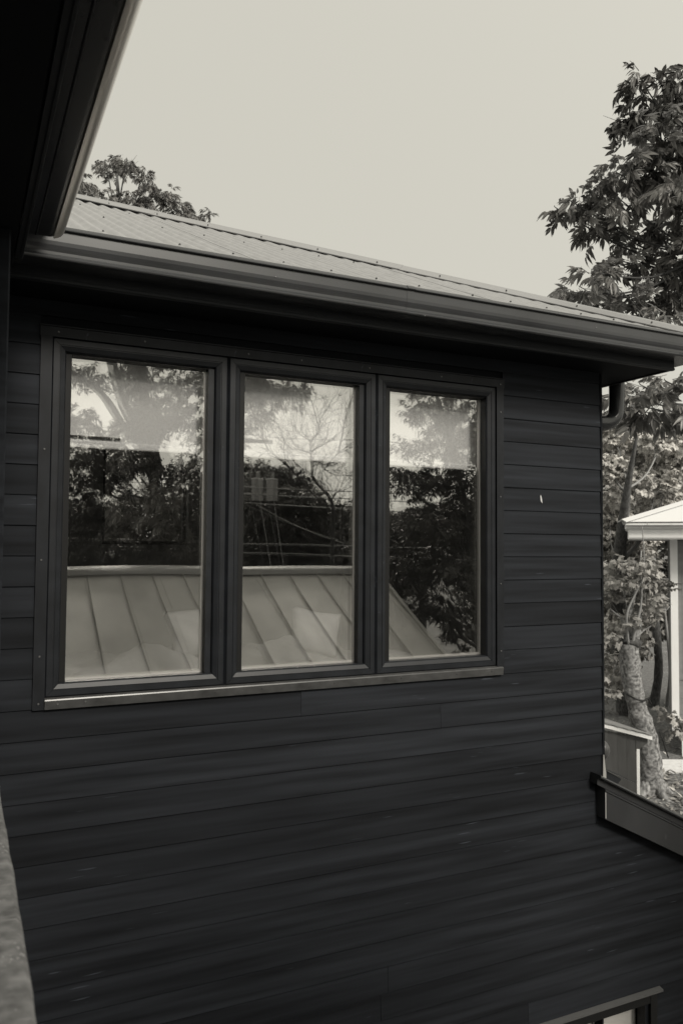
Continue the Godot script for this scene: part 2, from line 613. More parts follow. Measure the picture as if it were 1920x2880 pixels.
func main_house() -> void:
	house = thing("dark_house", "dark painted clapboard house with three-pane window, gutters and metal roof", "house", Vector3(1.5, -4.5, 0))
	house.position = Vector3.ZERO
	# core of the wall round the openings
	var zc := -0.004
	put(house, "wall_panel", box(Vector3(-1.2, 1.56, -0.16), Vector3(3.27, 1.9, zc)), M.core)
	put(house, "wall_panel", box(Vector3(-1.2, -0.06, -0.16), Vector3(0.0, 1.56, zc)), M.core)
	put(house, "wall_panel", box(Vector3(2.46, -0.06, -0.16), Vector3(3.27, 1.56, zc)), M.core)
	put(house, "wall_panel", box(Vector3(-1.2, -2.25, -0.16), Vector3(3.27, -0.06, zc)), M.core)
	put(house, "wall_panel", box(Vector3(-1.2, -4.6, -0.16), Vector3(2.6, -2.25, zc)), M.core)
	var prof := [[3.27, -4.6], [3.27, -0.85], [6.3, rake_top(6.3) - 0.04], [6.3, -4.6]]
	# lower storey wall to the right of the corner, cut along the rake
	var pl := [[3.27, -2.25], [3.27, rake_top(3.27) - 0.03], [6.3, rake_top(6.3) - 0.03], [6.3, -2.25]]
	put(house, "wall_panel", prism(pl, Vector3(0, 0, -0.16), Vector3(0, 0, zc), Vector3.RIGHT, Vector3.UP), M.core)
	put(house, "wall_panel", box(Vector3(3.66, -4.6, -0.16), Vector3(6.3, -2.25, zc)), M.core)
	# siding boards
	for k in range(-33, 13):
		var y0 := 0.0220 + BOARD * k
		var y1 := minf(y0 + BOARD, 1.732)
		if y0 > 1.72:
			continue
		var xe := 3.2725
		if y1 < -0.75:
			xe = minf(6.3, 3.154 + (-0.77 - y1) / 0.494)
		var spans := [[-1.2, xe]]
		for w in [WIN, LOW]:
			if y1 > w[2] + 0.02 and y0 < w[3] - 0.02:
				var next := []
				for s in spans:
					if w[0] > s[0] and w[0] < s[1]:
						next.append([s[0], w[0]])
						if w[1] < s[1]:
							next.append([w[1], s[1]])
					else:
						next.append(s)
				spans = next
		for s in spans:
			var cuts := [s[0]]
			if s[1] - s[0] > 2.0 and rng.randf() < 0.25:
				cuts.append(s[0] + rng.randf_range(0.35, 0.75) * (s[1] - s[0]))
			cuts.append(s[1])
			for c in cuts.size() - 1:
				var out := rng.randf_range(0.0115, 0.0138)
				var bow := rng.randf_range(-0.0008, 0.0008)
				var p := [[0.0, y0], [out - 0.001, y0], [out, y0 + 0.0015 + bow], [0.0062, y1 + 0.004], [0.0, y1 + 0.004]]
				put(house, "siding_board", prism(p, Vector3(cuts[c] + 0.0008, 0, 0), Vector3(cuts[c + 1] - 0.0008, 0, 0), Vector3.BACK, Vector3.UP), M.siding[rng.randi() % 6])
	# a scrape of bare wood and a few knots on the boards right of the window
	var sc := begin()
	add_prism(sc, [[-0.006, -0.012], [0.007, -0.026], [0.003, 0.004], [-0.004, 0.024], [-0.009, 0.016]], Vector3(2.80, 0.917, 0.0095), Vector3(2.80, 0.917, 0.0122), Vector3.RIGHT, Vector3.UP)
	put(house, "bare_wood_scrape", done(sc), mat(0.5, 0.8))
	# corner bead and the side wall
	put(house, "corner_bead", prism([[3.272, -0.003], [3.289, -0.003], [3.289, 0.012], [3.286, 0.015], [3.272, 0.015]], Vector3(0, -0.83, 0), Vector3(0, 1.73, 0), Vector3.RIGHT, Vector3.BACK), M.core)
	put(house, "side_wall_panel", box(Vector3(3.13, -4.6, -4.4), Vector3(3.27, 1.9, -0.16)), M.core)
	for k in range(-18, 13):
		var y0 := 0.0220 + BOARD * k
		var y1 := minf(y0 + BOARD, 1.732)
		if y0 > 1.72:
			continue
		put(house, "side_siding_board", prism([[0.0, y0], [0.012, y0], [0.006, y1 + 0.004], [0.0, y1 + 0.004]], Vector3(3.27, 0, -0.006), Vector3(3.27, 0, -4.4), Vector3.RIGHT, Vector3.UP), M.siding[k % 6 if k >= 0 else (k + 60) % 6])

# four mitred members round a rectangle; profile = [[inset, z], ...] closed polygon
func mitred(parent: Node3D, x0: float, x1: float, y0: float, y1: float, profile: Array, m: Material, stile: String, rail: String) -> void:
	var corners := func(p: Array) -> Array:
		return [Vector3(x0 + p[0], y0 + p[0], p[1]), Vector3(x1 - p[0], y0 + p[0], p[1]), Vector3(x1 - p[0], y1 - p[0], p[1]), Vector3(x0 + p[0], y1 - p[0], p[1])]
	for side in 4:
		var st := begin()
		var a := side
		var b := (side + 1) % 4
		var n := profile.size()
		var A := []
		var B := []
		var mid := Vector3.ZERO
		for p in profile:
			var c: Array = corners.call(p)
			var g: Vector3 = (c[b] - c[a]).normalized() * 0.0006
			A.append(c[a] + g)
			B.append(c[b] - g)
			mid += (c[a] + c[b]) * 0.5 / n
		for i in n:
			var j := (i + 1) % n
			var nn: Vector3 = (B[i] - A[i]).cross(A[j] - A[i])
			var outward: bool = nn.dot((A[i] + A[j] + B[i] + B[j]) * 0.25 - mid) > 0.0
			if outward:
				quad(st, A[i], A[j], B[j], B[i])
			else:
				quad(st, A[i], B[i], B[j], A[j])
		put(parent, rail if side % 2 == 0 else stile, done(st), m)

func bowed_pane(x0: float, x1: float, y0: float, y1: float, z: float, amount: float, tilt_x := 0.0, tilt_y := 0.0) -> ArrayMesh:
	var st := begin()
	st.set_smooth_group(0)
	var nx := 16
	var ny := 24
	var f := func(i: int, j: int) -> Vector3:
		var u := 2.0 * i / nx - 1.0
		var v := 2.0 * j / ny - 1.0
		return Vector3(lerpf(x0, x1, float(i) / nx), lerpf(y0, y1, float(j) / ny), z + amount * (1.0 - u * u) * (1.0 - v * v) + tilt_x * u + tilt_y * v)
	for i in nx:
		for j in ny:
			quad(st, f.call(i, j), f.call(i, j + 1), f.call(i + 1, j + 1), f.call(i + 1, j))
	return done(st)

func windows() -> void:
	var w := Node3D.new()
	w.name = "window"
	house.add_child(w)
	# flat casing boards round the opening
	put(w, "casing", box(Vector3(WIN[0], WIN[2], 0), Vector3(WIN[0] + 0.05, WIN[3] - 0.05, 0.020)), M.casing)
	put(w, "casing", box(Vector3(WIN[1] - 0.05, WIN[2] + 0.049, 0), Vector3(WIN[1], WIN[3] - 0.05, 0.020)), M.casing)
	put(w, "head_casing", prism([[0, 1.567], [0.021, 1.567], [0.021, 1.612], [0.028, 1.614], [0.028, 1.619], [0.0, 1.622]], Vector3(WIN[0] - 0.004, 0, 0), Vector3(WIN[1] + 0.004, 0, 0), Vector3.BACK, Vector3.UP), M.casing)
	put(w, "sill_apron", prism([[0, -0.117], [0.026, -0.117], [0.031, -0.078], [0.029, -0.0725], [0.012, -0.0665], [0.0, -0.0662]], Vector3(WIN[0] + 0.051, 0, 0), Vector3(WIN[1] - 0.012, 0, 0), Vector3.BACK, Vector3.UP), M.sill)
	# three sashes
	var glass := [[0.084, 0.734], [0.923, 1.575], [1.765, 2.402]]
	var outer := [[-0.004, 0.8255], [0.8335, 1.6665], [1.6745, 2.464]]
	for i in 3:
		var gx0: float = glass[i][0]
		var gx1: float = glass[i][1]
		var f := 0.062
		# frame: outer member, with steps
		mitred(w, outer[i][0], outer[i][1], -0.066, 1.5665, [[0.0, -0.10], [0.0, 0.006], [0.006, 0.012], [0.030, 0.012], [0.031, 0.009], [0.035, 0.009], [0.036, 0.012], [0.056, 0.004], [f, -0.004], [f, -0.10]], M.frame, "frame_stile", "frame_rail")
		# glazing stop set back
		var sx0: float = outer[i][0] + f + 0.0005
		var sx1: float = outer[i][1] - f - 0.0005
		put(w, "glazing_stop", box(Vector3(sx0, -0.0035, -0.09), Vector3(gx0, 1.504, -0.012)), M.gasket)
		put(w, "glazing_stop", box(Vector3(gx1, -0.0035, -0.09), Vector3(sx1, 1.504, -0.012)), M.frame)
		put(w, "glazing_stop", box(Vector3(gx0, 1.4985, -0.09), Vector3(gx1, 1.504, -0.012)), M.gasket)
		# light spacer bar between the two panes, seen along the bottom and the right
		put(w, "spacer_bar", box(Vector3(gx0, -0.0035, -0.074), Vector3(gx1, 0.009, -0.0535)), M.bright_metal)
		put(w, "spacer_bar", box(Vector3(gx1 - 0.013, 0.0092, -0.074), Vector3(gx1, 1.498, -0.0535)), M.bright_metal)
		put(w, "pane", bowed_pane(gx0, gx1, -0.003, 1.498, -0.05, [0.0016, 0.0011, 0.0013][i], [-0.0008, 0.0006, 0.0002][i], [0.0008, 0.0003, -0.0003][i]), M.glass[0])
		put(w, "pane", bowed_pane(gx0, gx1, -0.003, 1.498, -0.076, -0.0007, [0.0012, 0.001, 0.0006][i], 0.0), M.glass[1])
	# joint covers between the frames
	for x in [0.8295, 1.6705]:
		put(w, "mullion_cover", prism([[-0.0035, -0.08], [0.0035, -0.08], [0.0035, 0.004], [0.0, 0.008], [-0.0035, 0.004]], Vector3(x, -0.066, 0), Vector3(x, 1.5665, 0), Vector3.RIGHT, Vector3.BACK), M.frame)
	# screw heads on the casing
	var disc := CylinderMesh.new()
	disc.top_radius = 0.0038
	disc.bottom_radius = 0.0048
	disc.height = 0.003
	disc.radial_segments = 10
	var turn := Basis(Vector3.RIGHT, PI / 2)
	for q in [[0.02, 1.59], [0.41, 1.592], [0.93, 1.59], [1.22, 1.59], [1.62, 1.591], [2.08, 1.59], [2.49, 1.585], [2.492, 1.42], [2.49, 0.92], [2.49, 0.41], [2.492, 0.02], [-0.03, 1.05], [-0.032, 0.55], [-0.03, 0.12], [-0.03, -0.09]]:
		put(w, "screw", disc, M.screw, Transform3D(turn, Vector3(q[0], q[1], 0.0222)))
	for q in [[0.05, -0.095], [0.17, -0.092], [0.78, -0.094], [1.02, -0.093], [1.42, -0.094], [1.82, -0.092], [2.18, -0.094], [2.42, -0.093]]:
		put(w, "screw", disc, M.screw if q[0] < 0.3 else M.dark_screw, Transform3D(turn, Vector3(q[0], q[1], 0.030)))
	# lower window, only its head in the frame
	var l := Node3D.new()
	l.name = "lower_window"
	house.add_child(l)
	put(l, "head_flashing", prism([[0.0, -2.165], [0.042, -2.176], [0.042, -2.188], [0.0, -2.186]], Vector3(2.52, 0, 0), Vector3(3.735, 0, 0), Vector3.BACK, Vector3.UP), mat(0.075, 0.45))
	put(l, "casing", box(Vector3(3.645, -4.2, -0.003), Vector3(3.70, -2.187, 0.024)), M.gasket)
	put(l, "casing", box(Vector3(2.55, -4.2, -0.003), Vector3(2.605, -2.187, 0.024)), M.gasket)
	put(l, "head_casing", box(Vector3(2.606, -2.25, -0.003), Vector3(3.644, -2.188, 0.022)), M.gasket)
	put(l, "stop", box(Vector3(3.615, -4.2, -0.06), Vector3(3.6445, -2.2505, 0.004)), M.frame)
	put(l, "curtain", box(Vector3(2.61, -4.2, -0.12), Vector3(3.64, -2.26, -0.10)), mat(0.6, 0.9, 0.0, 0.03))
	put(l, "pane", bowed_pane(2.61, 3.62, -4.2, -2.25, -0.04, 0.0005), M.glass[1])

func gutter_profile() -> Array:
	# (out from the fascia, up): open trough with a rolled lip and a bead along the bottom
	var p := [[0.0, 1.782], [0.118, 1.782], [0.1245, 1.785], [0.1265, 1.790], [0.1215, 1.7975], [0.111, 1.8065]]
	p.append_array([[0.106, 1.812], [0.108, 1.820], [0.113, 1.832], [0.1165, 1.846], [0.118, 1.862], [0.1175, 1.903], [0.126, 1.905], [0.130, 1.907], [0.131, 1.910], [0.124, 1.919], [0.115, 1.9275], [0.112, 1.930]])
	p.append([0.110, 1.926])
	p.append([0.108, 1.80])
	p.append([0.004, 1.80])
	p.append([0.004, 1.930])
	p.append([0.0, 1.930])
	return p

const EAVE_Z := 0.300
const EAVE_X := 3.610

func roof_y(z: float) -> float:
	return 1.912 + 0.463 * (0.395 - z)

func main_roof() -> void:
	var gp := gutter_profile()
	put(house, "gutter", prism(gp, Vector3(-0.6, 0, EAVE_Z), Vector3(EAVE_X + 0.131, 0, EAVE_Z), Vector3.BACK, Vector3.UP), M.gutter)
	put(house, "side_gutter", prism(gp, Vector3(EAVE_X, 0, EAVE_Z - 0.001), Vector3(EAVE_X, 0, -4.6), Vector3.RIGHT, Vector3.UP), M.gutter)
	put(house, "fascia", prism([[-0.022, 1.728], [-0.002, 1.728], [0.004, 1.732], [0.004, 1.742], [-0.001, 1.746], [-0.001, 1.94], [-0.022, 1.94]], Vector3(-0.6, 0, EAVE_Z - 0.005), Vector3(EAVE_X, 0, EAVE_Z - 0.005), Vector3.BACK, Vector3.UP), M.fascia)
	put(house, "side_fascia", prism([[-0.022, 1.728], [-0.002, 1.728], [0.004, 1.732], [0.004, 1.742], [-0.001, 1.746], [-0.001, 1.94], [-0.022, 1.94]], Vector3(EAVE_X - 0.005, 0, EAVE_Z - 0.03), Vector3(EAVE_X - 0.005, 0, -4.6), Vector3.RIGHT, Vector3.UP), M.fascia)
	put(house, "soffit", box(Vector3(-1.2, 1.735, -0.002), Vector3(EAVE_X - 0.03, 1.75, EAVE_Z - 0.03)), M.soffit)
	put(house, "side_soffit", box(Vector3(3.272, 1.735, -4.6), Vector3(EAVE_X - 0.03, 1.75, -0.003)), M.soffit)
	# corrugated sheets on the front slope, cut along the hip
	var pitch := 0.085
	var hip_x := func(z: float) -> float: return 3.745 + (z - 0.395)
	var x := -1.2
	var n_sheet := 0
	while x < 3.74:
		var x_end := minf(x + pitch * 8.0, 3.74)
		var st := begin()
		st.set_smooth_group(0)
		var cols := int(roundf((x_end - x) / pitch * 8.0))
		var prev := []
		for c in cols + 1:
			var px := x + (x_end - x) * c / cols
			var zt := maxf(px - 3.745 + 0.395, -3.6)
			var col := []
			for r in 13:
				var z := lerpf(0.395, zt, r / 12.0)
				var wave := 0.0115 * cos(TAU * px / pitch) + 0.0012 * sin(z * 19.0 + 0.6 * sin(px * 5.0)) + 0.0008 * sin(px * 31.0 + z * 7.0)
				col.append(Vector3(px, roof_y(z) + 0.010 + wave + 0.0012 * (n_sheet % 2), z))
			if c > 0:
				for r in 12:
					quad(st, prev[r], prev[r + 1], col[r + 1], col[r])
			prev = col
		put(house, "roof_sheet", done(st), M.roof)
		x = x_end
		n_sheet += 1
	# end slope behind the hip and the back slope, plain sheets out of sight
	var st2 := begin()
	quad(st2, Vector3(3.745, 1.945, 0.395), Vector3(-0.25, roof_y(-3.6), -3.6), Vector3(-0.25, roof_y(-3.6), -3.61), Vector3(3.745, 1.945, -4.7))
	quad(st2, Vector3(3.745, 1.945, -4.7), Vector3(-0.25, roof_y(-3.6), -3.6), Vector3(-4.0, roof_y(-3.6), -3.6), Vector3(-4.0, 1.945, -7.6))
	put(house, "roof_end_slope", done(st2), M.roof)
	# hip cap: a folded strip lying on the ends of the corrugations
	var d := Vector3(-1, 0.463, -1).normalized()
	var side := Vector3(0.5, 0, -0.5).normalized()
	var a := Vector3(3.77, 1.915, 0.42)
	for k in 3:
		var t0 := [0.0, 2.05, 4.15][k] as float
		var t1 := [2.11, 4.21, 6.6][k] as float
		var lift := Vector3(0, 0.026 + 0.003 * k, 0)
		put(house, "hip_cap", prism([[-0.105, -0.045], [-0.098, -0.050], [0.0, -0.006], [0.098, -0.050], [0.105, -0.045], [0.012, 0.008], [0.0, 0.018], [-0.012, 0.008]], a + d * t0 + lift, a + d * t1 + lift, side, Vector3.UP), M.hip)
	# fixing screws with dark washers, in rows across the slope
	var sm := begin()
	add_tube(sm, [Vector3.ZERO, Vector3(0, 0.006, 0)], [0.0055, 0.0055], 8)
	add_tube(sm, [Vector3(0, 0.006, 0), Vector3(0, 0.010, 0)], [0.0042, 0.0035], 6)
	var screw := done(sm)
	var tilt := Basis(Vector3.RIGHT, -atan(-0.463))
	for row in [[-1.93, 0.0], [-0.86, 0.0], [0.26, 0.1]]:
		var kx := 0
		while kx < 15:
			var px := roundf((0.10 + row[1] + 0.27 * kx) / pitch) * pitch
			if px < 3.745 + (row[0] - 0.395) - 0.12 and px > 0.02:
				put(house, "roof_screw", screw, M.dark_screw, Transform3D(tilt, Vector3(px, roof_y(row[0]) + 0.0185, row[0])))
			kx += 1
	for k in 13:
		var p := a + d * (0.35 + 0.47 * k) + Vector3(-0.05, 0.003, 0.05)
		put(house, "roof_screw", screw, M.dark_screw, Transform3D(tilt, p))
	for jx in [1.62]:
		var wide := []
		for q in gp:
			wide.append([q[0] + 0.0012, q[1] + (0.0012 if q[1] > 1.85 else -0.0012)])
		put(house, "gutter_joint", prism(wide, Vector3(jx, 0, EAVE_Z + 0.0004), Vector3(jx + 0.045, 0, EAVE_Z + 0.0004), Vector3.BACK, Vector3.UP), M.gutter)
	var rivet := SphereMesh.new()
	rivet.radius = 0.004
	rivet.height = 0.004
	rivet.radial_segments = 8
	rivet.rings = 4
	for q in [[2.86, 1.872], [1.72, 1.786], [0.92, 1.862], [3.35, 1.912]]:
		put(house, "rivet", rivet, M.screw, Transform3D(Basis(Vector3.RIGHT, PI / 2), Vector3(q[0], q[1], EAVE_Z + 0.1185 if q[1] > 1.80 else EAVE_Z + 0.126)))
	# bent pipe from the side gutter back to the wall
	var pp := spline([Vector3(3.672, 1.80, -0.25), Vector3(3.672, 1.64, -0.25), Vector3(3.655, 1.53, -0.25), Vector3(3.58, 1.475, -0.255), Vector3(3.45, 1.465, -0.26), Vector3(3.335, 1.45, -0.26), Vector3(3.325, 1.30, -0.26), Vector3(3.325, -0.8, -0.26)], [0.052, 0.052, 0.052, 0.052, 0.052, 0.048, 0.045, 0.045], 5)
	put(house, "downpipe", tube(pp[0], pp[1], 16), M.gutter)

func balcony_wing() -> void:
	# eave of the wing on the left, seen from below
	var gp := [[0.0, 1.786], [0.085, 1.786], [0.0925, 1.787]]
	gp.append_array([[0.105, 1.792], [0.120, 1.800], [0.130, 1.812]])
	gp.append_array([[0.131, 1.90], [0.136, 1.912], [0.132, 1.925], [0.124, 1.925], [0.122, 1.81], [0.005, 1.80], [0.005, 1.93], [0.0, 1.93]])
	put(house, "wing_gutter", prism(gp, Vector3(-0.172, 0, 0.66), Vector3(-0.172, 0, 6.5), Vector3.RIGHT, Vector3.UP), M.gutter)
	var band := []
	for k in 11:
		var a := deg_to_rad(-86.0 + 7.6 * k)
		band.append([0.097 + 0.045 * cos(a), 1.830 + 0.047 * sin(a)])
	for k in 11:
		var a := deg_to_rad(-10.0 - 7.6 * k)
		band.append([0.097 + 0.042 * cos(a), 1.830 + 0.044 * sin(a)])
	put(house, "wing_gutter_sheen_strip", prism(band, Vector3(-0.172, 0, 0.658), Vector3(-0.172, 0, 6.5), Vector3.RIGHT, Vector3.UP), M.sheen_strip)  # added bright strip: sky sheen along the gutter edge, put into its colour
	put(house, "wing_fascia", box(Vector3(-0.195, 1.755, 0.45), Vector3(-0.1735, 1.93, 6.5)), M.fascia)
	put(house, "wing_fascia_bead", prism([[-0.176, 1.7500], [-0.168, 1.7500], [-0.166, 1.756], [-0.1725, 1.762], [-0.1725, 1.785], [-0.173, 1.785], [-0.176, 1.785]], Vector3(0, 0, 0.47), Vector3(0, 0, 6.5), Vector3.RIGHT, Vector3.UP), M.fascia)
	put(house, "wing_gutter_rib", prism([[-0.138, 1.786], [-0.134, 1.7815], [-0.130, 1.786]], Vector3(0, 0, 0.662), Vector3(0, 0, 6.5), Vector3.RIGHT, Vector3.UP), M.fascia)
	for k in 12:
		var x1 := -0.197 - 0.16 * k
		put(house, "soffit_board", prism([[x1, 1.765], [x1 - 0.006, 1.758], [x1 - 0.153, 1.758], [x1 - 0.159, 1.765], [x1 - 0.159, 1.78], [x1, 1.78]], Vector3(0, 0, 0.3), Vector3(0, 0, 6.5), Vector3.RIGHT, Vector3.UP), M.soffit)
	put(house, "wing_roof", prism([[-0.06, 1.94], [-0.06, 1.965], [-2.3, 3.0], [-2.3, 1.94]], Vector3(0, 0, 0.45), Vector3(0, 0, 6.5), Vector3.RIGHT, Vector3.UP), M.roof)
	put(house, "wing_inner_wall", box(Vector3(-2.2, -4.5, 0.2), Vector3(-2.05, 1.78, 6.5)), M.core)
	put(house, "corner_post", prism([[-0.46, 0.56], [-0.23, 0.56], [-0.224, 0.566], [-0.224, 0.744], [-0.230, 0.75], [-0.46, 0.75]], Vector3(0, -4.55, 0), Vector3(0, 1.757, 0), Vector3.RIGHT, Vector3.BACK), M.siding[0])
	# parapet of the balcony with a stone ledge
	put(house, "parapet_wall", box(Vector3(-0.50, -4.55, 0.752), Vector3(-0.31, -0.05, 5.2)), M.core)
	var st := begin()
	var n := FastNoiseLite.new()
	n.seed = 4
	n.frequency = 6.0
	st.set_smooth_group(0)
	var prof := [[-0.54, -0.05], [-0.54, -0.008], [-0.53, 0.0], [-0.46, 0.002], [-0.38, 0.002], [-0.30, 0.001], [-0.264, -0.001], [-0.256, -0.010], [-0.256, -0.05]]
	var prev := []
	for k in 90:
		var z := lerpf(0.755, 5.2, k / 89.0)
		var ring := []
		for p in prof:
			ring.append(Vector3(p[0] + 0.004 * n.get_noise_3d(p[0] * 3.0, p[1] * 3.0, z), p[1] + 0.004 * n.get_noise_3d(p[0] * 3.0 + 9.0, p[1], z), z))
		if k > 0:
			for i in prof.size() - 1:
				quad(st, prev[i], ring[i], ring[i + 1], prev[i + 1])
		prev = ring
	put(house, "stone_ledge", done(st), M.stone)
	put(house, "balcony_floor", box(Vector3(-2.05, -0.75, 0.2), Vector3(-0.50, -0.6, 6.5)), M.core)

func lower_rake() -> void:
	# rake trim along the sloping top of the lower wall, its end cut plumb
	var d := Vector3(1, -0.494, 0)
	var up := Vector3.UP
	var x0 := 3.222
	var a := Vector3(x0, rake_top(x0), 0)
	var L := 3.0
	put(house, "rake_board", prism([[0.002, -0.250], [0.078, -0.250], [0.080, -0.247], [0.080, -0.084], [0.086, -0.080], [0.0855, -0.072], [0.078, -0.066], [0.002, -0.064]], a, a + d * L, Vector3.BACK, up), M.gutter)
	put(house, "rake_crown", prism([[-0.17, -0.0635], [0.068, -0.0635], [0.070, -0.030], [0.078, -0.022], [0.098, -0.018], [0.104, -0.010], [0.100, -0.002], [0.092, 0.0], [-0.17, 0.004]], a - d * 0.05, a + d * L, Vector3.BACK, up), M.gutter)
	# bright seam where the trim turns the corner
	put(house, "rake_end_seam", prism([[0.0805, -0.243], [0.0835, -0.243], [0.0835, -0.088], [0.0805, -0.088]], a, a + d * 0.007, Vector3.BACK, up), M.bright_metal)
	put(house, "corner_flashing", prism([[-0.016, 0.0], [0.010, -0.006], [0.010, 0.03], [0.004, 0.06], [-0.006, 0.14], [-0.012, 0.14]], Vector3(3.280, -0.80, 0.0155), Vector3(3.280, -0.80, 0.022), Vector3.RIGHT, Vector3.UP), M.bright_metal)
	put(house, "step_flashing", prism([[0.0, 0.0], [0.15, -0.074], [0.185, -0.045], [0.0, 0.05]], a + Vector3(0.085, -0.03, -0.06), a + Vector3(0.085, -0.03, -0.055), Vector3.RIGHT, Vector3.UP), M.fascia)
	put(house, "step_flashing_edge", prism([[0.0, 0.052], [0.30, -0.082], [0.302, -0.078], [0.0, 0.060]], a + Vector3(0.08, -0.03, -0.065), a + Vector3(0.08, -0.03, -0.040), Vector3.RIGHT, Vector3.UP), M.gutter)
	# the lower roof falls away behind the trim
	put(house, "lower_roof", prism([[0.0, -0.5], [3.0, -0.5 - 3.0 * 0.494], [3.0, -0.46 - 3.0 * 0.494], [0.0, -0.46]], a + Vector3(0.06, 0, -0.171), a + Vector3(0.06, 0, -2.9), Vector3.RIGHT, up), M.seam_roof)
	put(house, "lower_side_wall", box(Vector3(6.1, -4.6, -2.9), Vector3(6.3, -2.8, -0.162)), M.core)
	# round cap on the far side of the corner
	var ball := SphereMesh.new()
	ball.radius = 0.062
	ball.height = 0.124
	put(house, "vent_cap", ball, mat(0.06, 0.3), Transform3D(Basis().scaled(Vector3(0.85, 1.0, 0.85)), Vector3(3.318, -0.650, -0.05)))
	put(house, "vent_pipe", tube([Vector3(3.30, -0.85, -0.06), Vector3(3.30, -0.70, -0.06)], [0.022, 0.022], 12), M.bright_metal)

func room() -> void:
	# the room behind the big window
	var z1 := -3.3
	put(house, "room_floor", box(Vector3(-1.2, -0.85, z1), Vector3(3.12, -0.75, -0.165)), M.floor_wood)
	put(house, "room_ceiling", box(Vector3(-1.2, 1.70, z1), Vector3(3.12, 1.78, -0.165)), M.wall_paint)
	put(house, "room_wall", box(Vector3(-1.3, -0.85, z1), Vector3(-1.2, 1.78, -0.165)), M.wall_paint)
	put(house, "room_wall", box(Vector3(3.05, -0.75, z1), Vector3(3.12, 1.70, -0.17)), M.wall_paint)
	# back wall with a window in it
	var bx := [0.75, 1.50, 0.63, 1.50]
	put(house, "room_wall", box(Vector3(-1.3, -0.85, z1 - 0.16), Vector3(bx[0], 1.78, z1)), M.wall_paint)
	put(house, "room_wall", box(Vector3(bx[1], -0.85, z1 - 0.16), Vector3(3.12, 1.78, z1)), M.wall_paint)
	put(house, "room_wall", box(Vector3(bx[0], -0.85, z1 - 0.16), Vector3(bx[1], bx[2], z1)), M.wall_paint)
	put(house, "room_wall", box(Vector3(bx[0], bx[3], z1 - 0.16), Vector3(bx[1], 1.78, z1)), M.wall_paint)
	var w := Node3D.new()
	w.name = "back_window"
	house.add_child(w)
	put(w, "sill", box(Vector3(bx[0] - 0.02, bx[2] - 0.035, z1), Vector3(bx[1] + 0.02, bx[2] - 0.002, z1 + 0.06)), mat(0.25, 0.5))
	put(w, "frame", box(Vector3(bx[0], bx[2], z1 - 0.10), Vector3(bx[0] + 0.03, bx[3], z1 - 0.06)), M.frame)
	put(w, "frame", box(Vector3(bx[1] - 0.03, bx[2], z1 - 0.10), Vector3(bx[1], bx[3], z1 - 0.06)), M.frame)
	put(w, "frame", box(Vector3(bx[0] + 0.03, bx[2], z1 - 0.10), Vector3(bx[1] - 0.03, bx[2] + 0.03, z1 - 0.06)), M.frame)
	# roller blinds, pulled down to the same height
	var names := ["white roller blind with a long dark pull slot, in the pane nearest the balcony", "plain white roller blind in the middle pane of the window", "white roller blind with a small dark tag, in the pane nearest the house corner"]
	var xs := [[0.03, 0.79], [0.88, 1.62], [1.72, 2.455]]
	for i in 3:
		var b := thing("roller_blind", names[i], "roller blind", Vector3((xs[i][0] + xs[i][1]) / 2, 1.085, -0.13), "roller blinds in the three-pane window")
		var hw: float = (xs[i][1] - xs[i][0]) / 2
		var st := begin()
		st.set_smooth_group(0)
		for k in 20:
			var u0 := -hw + 2 * hw * k / 20.0
			var u1 := -hw + 2 * hw * (k + 1) / 20.0
			var wob := func(u: float) -> float: return 0.0012 * sin(u * 9.0 + i)
			quad(st, Vector3(u0, 0.03, wob.call(u0)), Vector3(u0, 0.53, 0), Vector3(u1, 0.53, 0), Vector3(u1, 0.03, wob.call(u1)))
		put(b, "fabric", done(st), M.blind)
		put(b, "hem_bar", prism([[-0.005, 0.0], [0.003, 0.0], [0.006, 0.006], [0.006, 0.026], [0.003, 0.032], [-0.005, 0.032]], Vector3(-hw, 0, 0), Vector3(hw, 0, 0), Vector3.BACK, Vector3.UP), M.blind)
		put(b, "roll", tube([Vector3(-hw, 0.53, -0.01), Vector3(hw, 0.53, -0.01)], [0.022, 0.022], 12), M.blind)
		if i == 0:
			put(b, "pull_slot", box(Vector3(-hw + 0.05, 0.044, 0.003), Vector3(-hw + 0.30, 0.056, 0.0075)), M.gasket)
		if i == 2:
			put(b, "tag", box(Vector3(hw - 0.10, 0.010, 0.0062), Vector3(hw - 0.03, 0.022, 0.0085)), mat(0.1, 0.5))
	# bed with cushions under the window
	var bed := thing("bed", "white bed with rumpled cover under the window, seen through the glass", "bed", Vector3(1.3, -0.75, -1.3))
	put(bed, "bed_base", box(Vector3(-1.15, 0.0, -0.85), Vector3(1.15, 0.32, 0.75)), mat(0.2, 0.7))
	var n := FastNoiseLite.new()
	n.seed = 12
	n.frequency = 1.6
	n.fractal_octaves = 3
	var sd := begin()
	sd.set_smooth_group(0)
	var f := func(i: int, j: int) -> Vector3:
		var x := -1.2 + 2.4 * i / 48.0
		var z := -0.9 + 1.7 * j / 36.0
		var hump := 0.19 * exp(-pow((x + 0.62) / 0.32, 2.0) - pow((z - 0.35) / 0.25, 2.0)) + 0.10 * exp(-pow((x - 0.95) / 0.3, 2.0) - pow((z - 0.45) / 0.2, 2.0))
		var edge := smoothstep(1.2, 1.05, absf(x)) * smoothstep(0.8, 0.68, z)
		return Vector3(x, lerpf(0.3, 0.58, edge) + hump + 0.05 * n.get_noise_2d(x * 2.0, z * 2.0) * edge, z)
	for i in 48:
		for j in 36:
			quad(sd, f.call(i, j), f.call(i + 1, j), f.call(i + 1, j + 1), f.call(i, j + 1))
	put(bed, "cover", done(sd), M.linen)
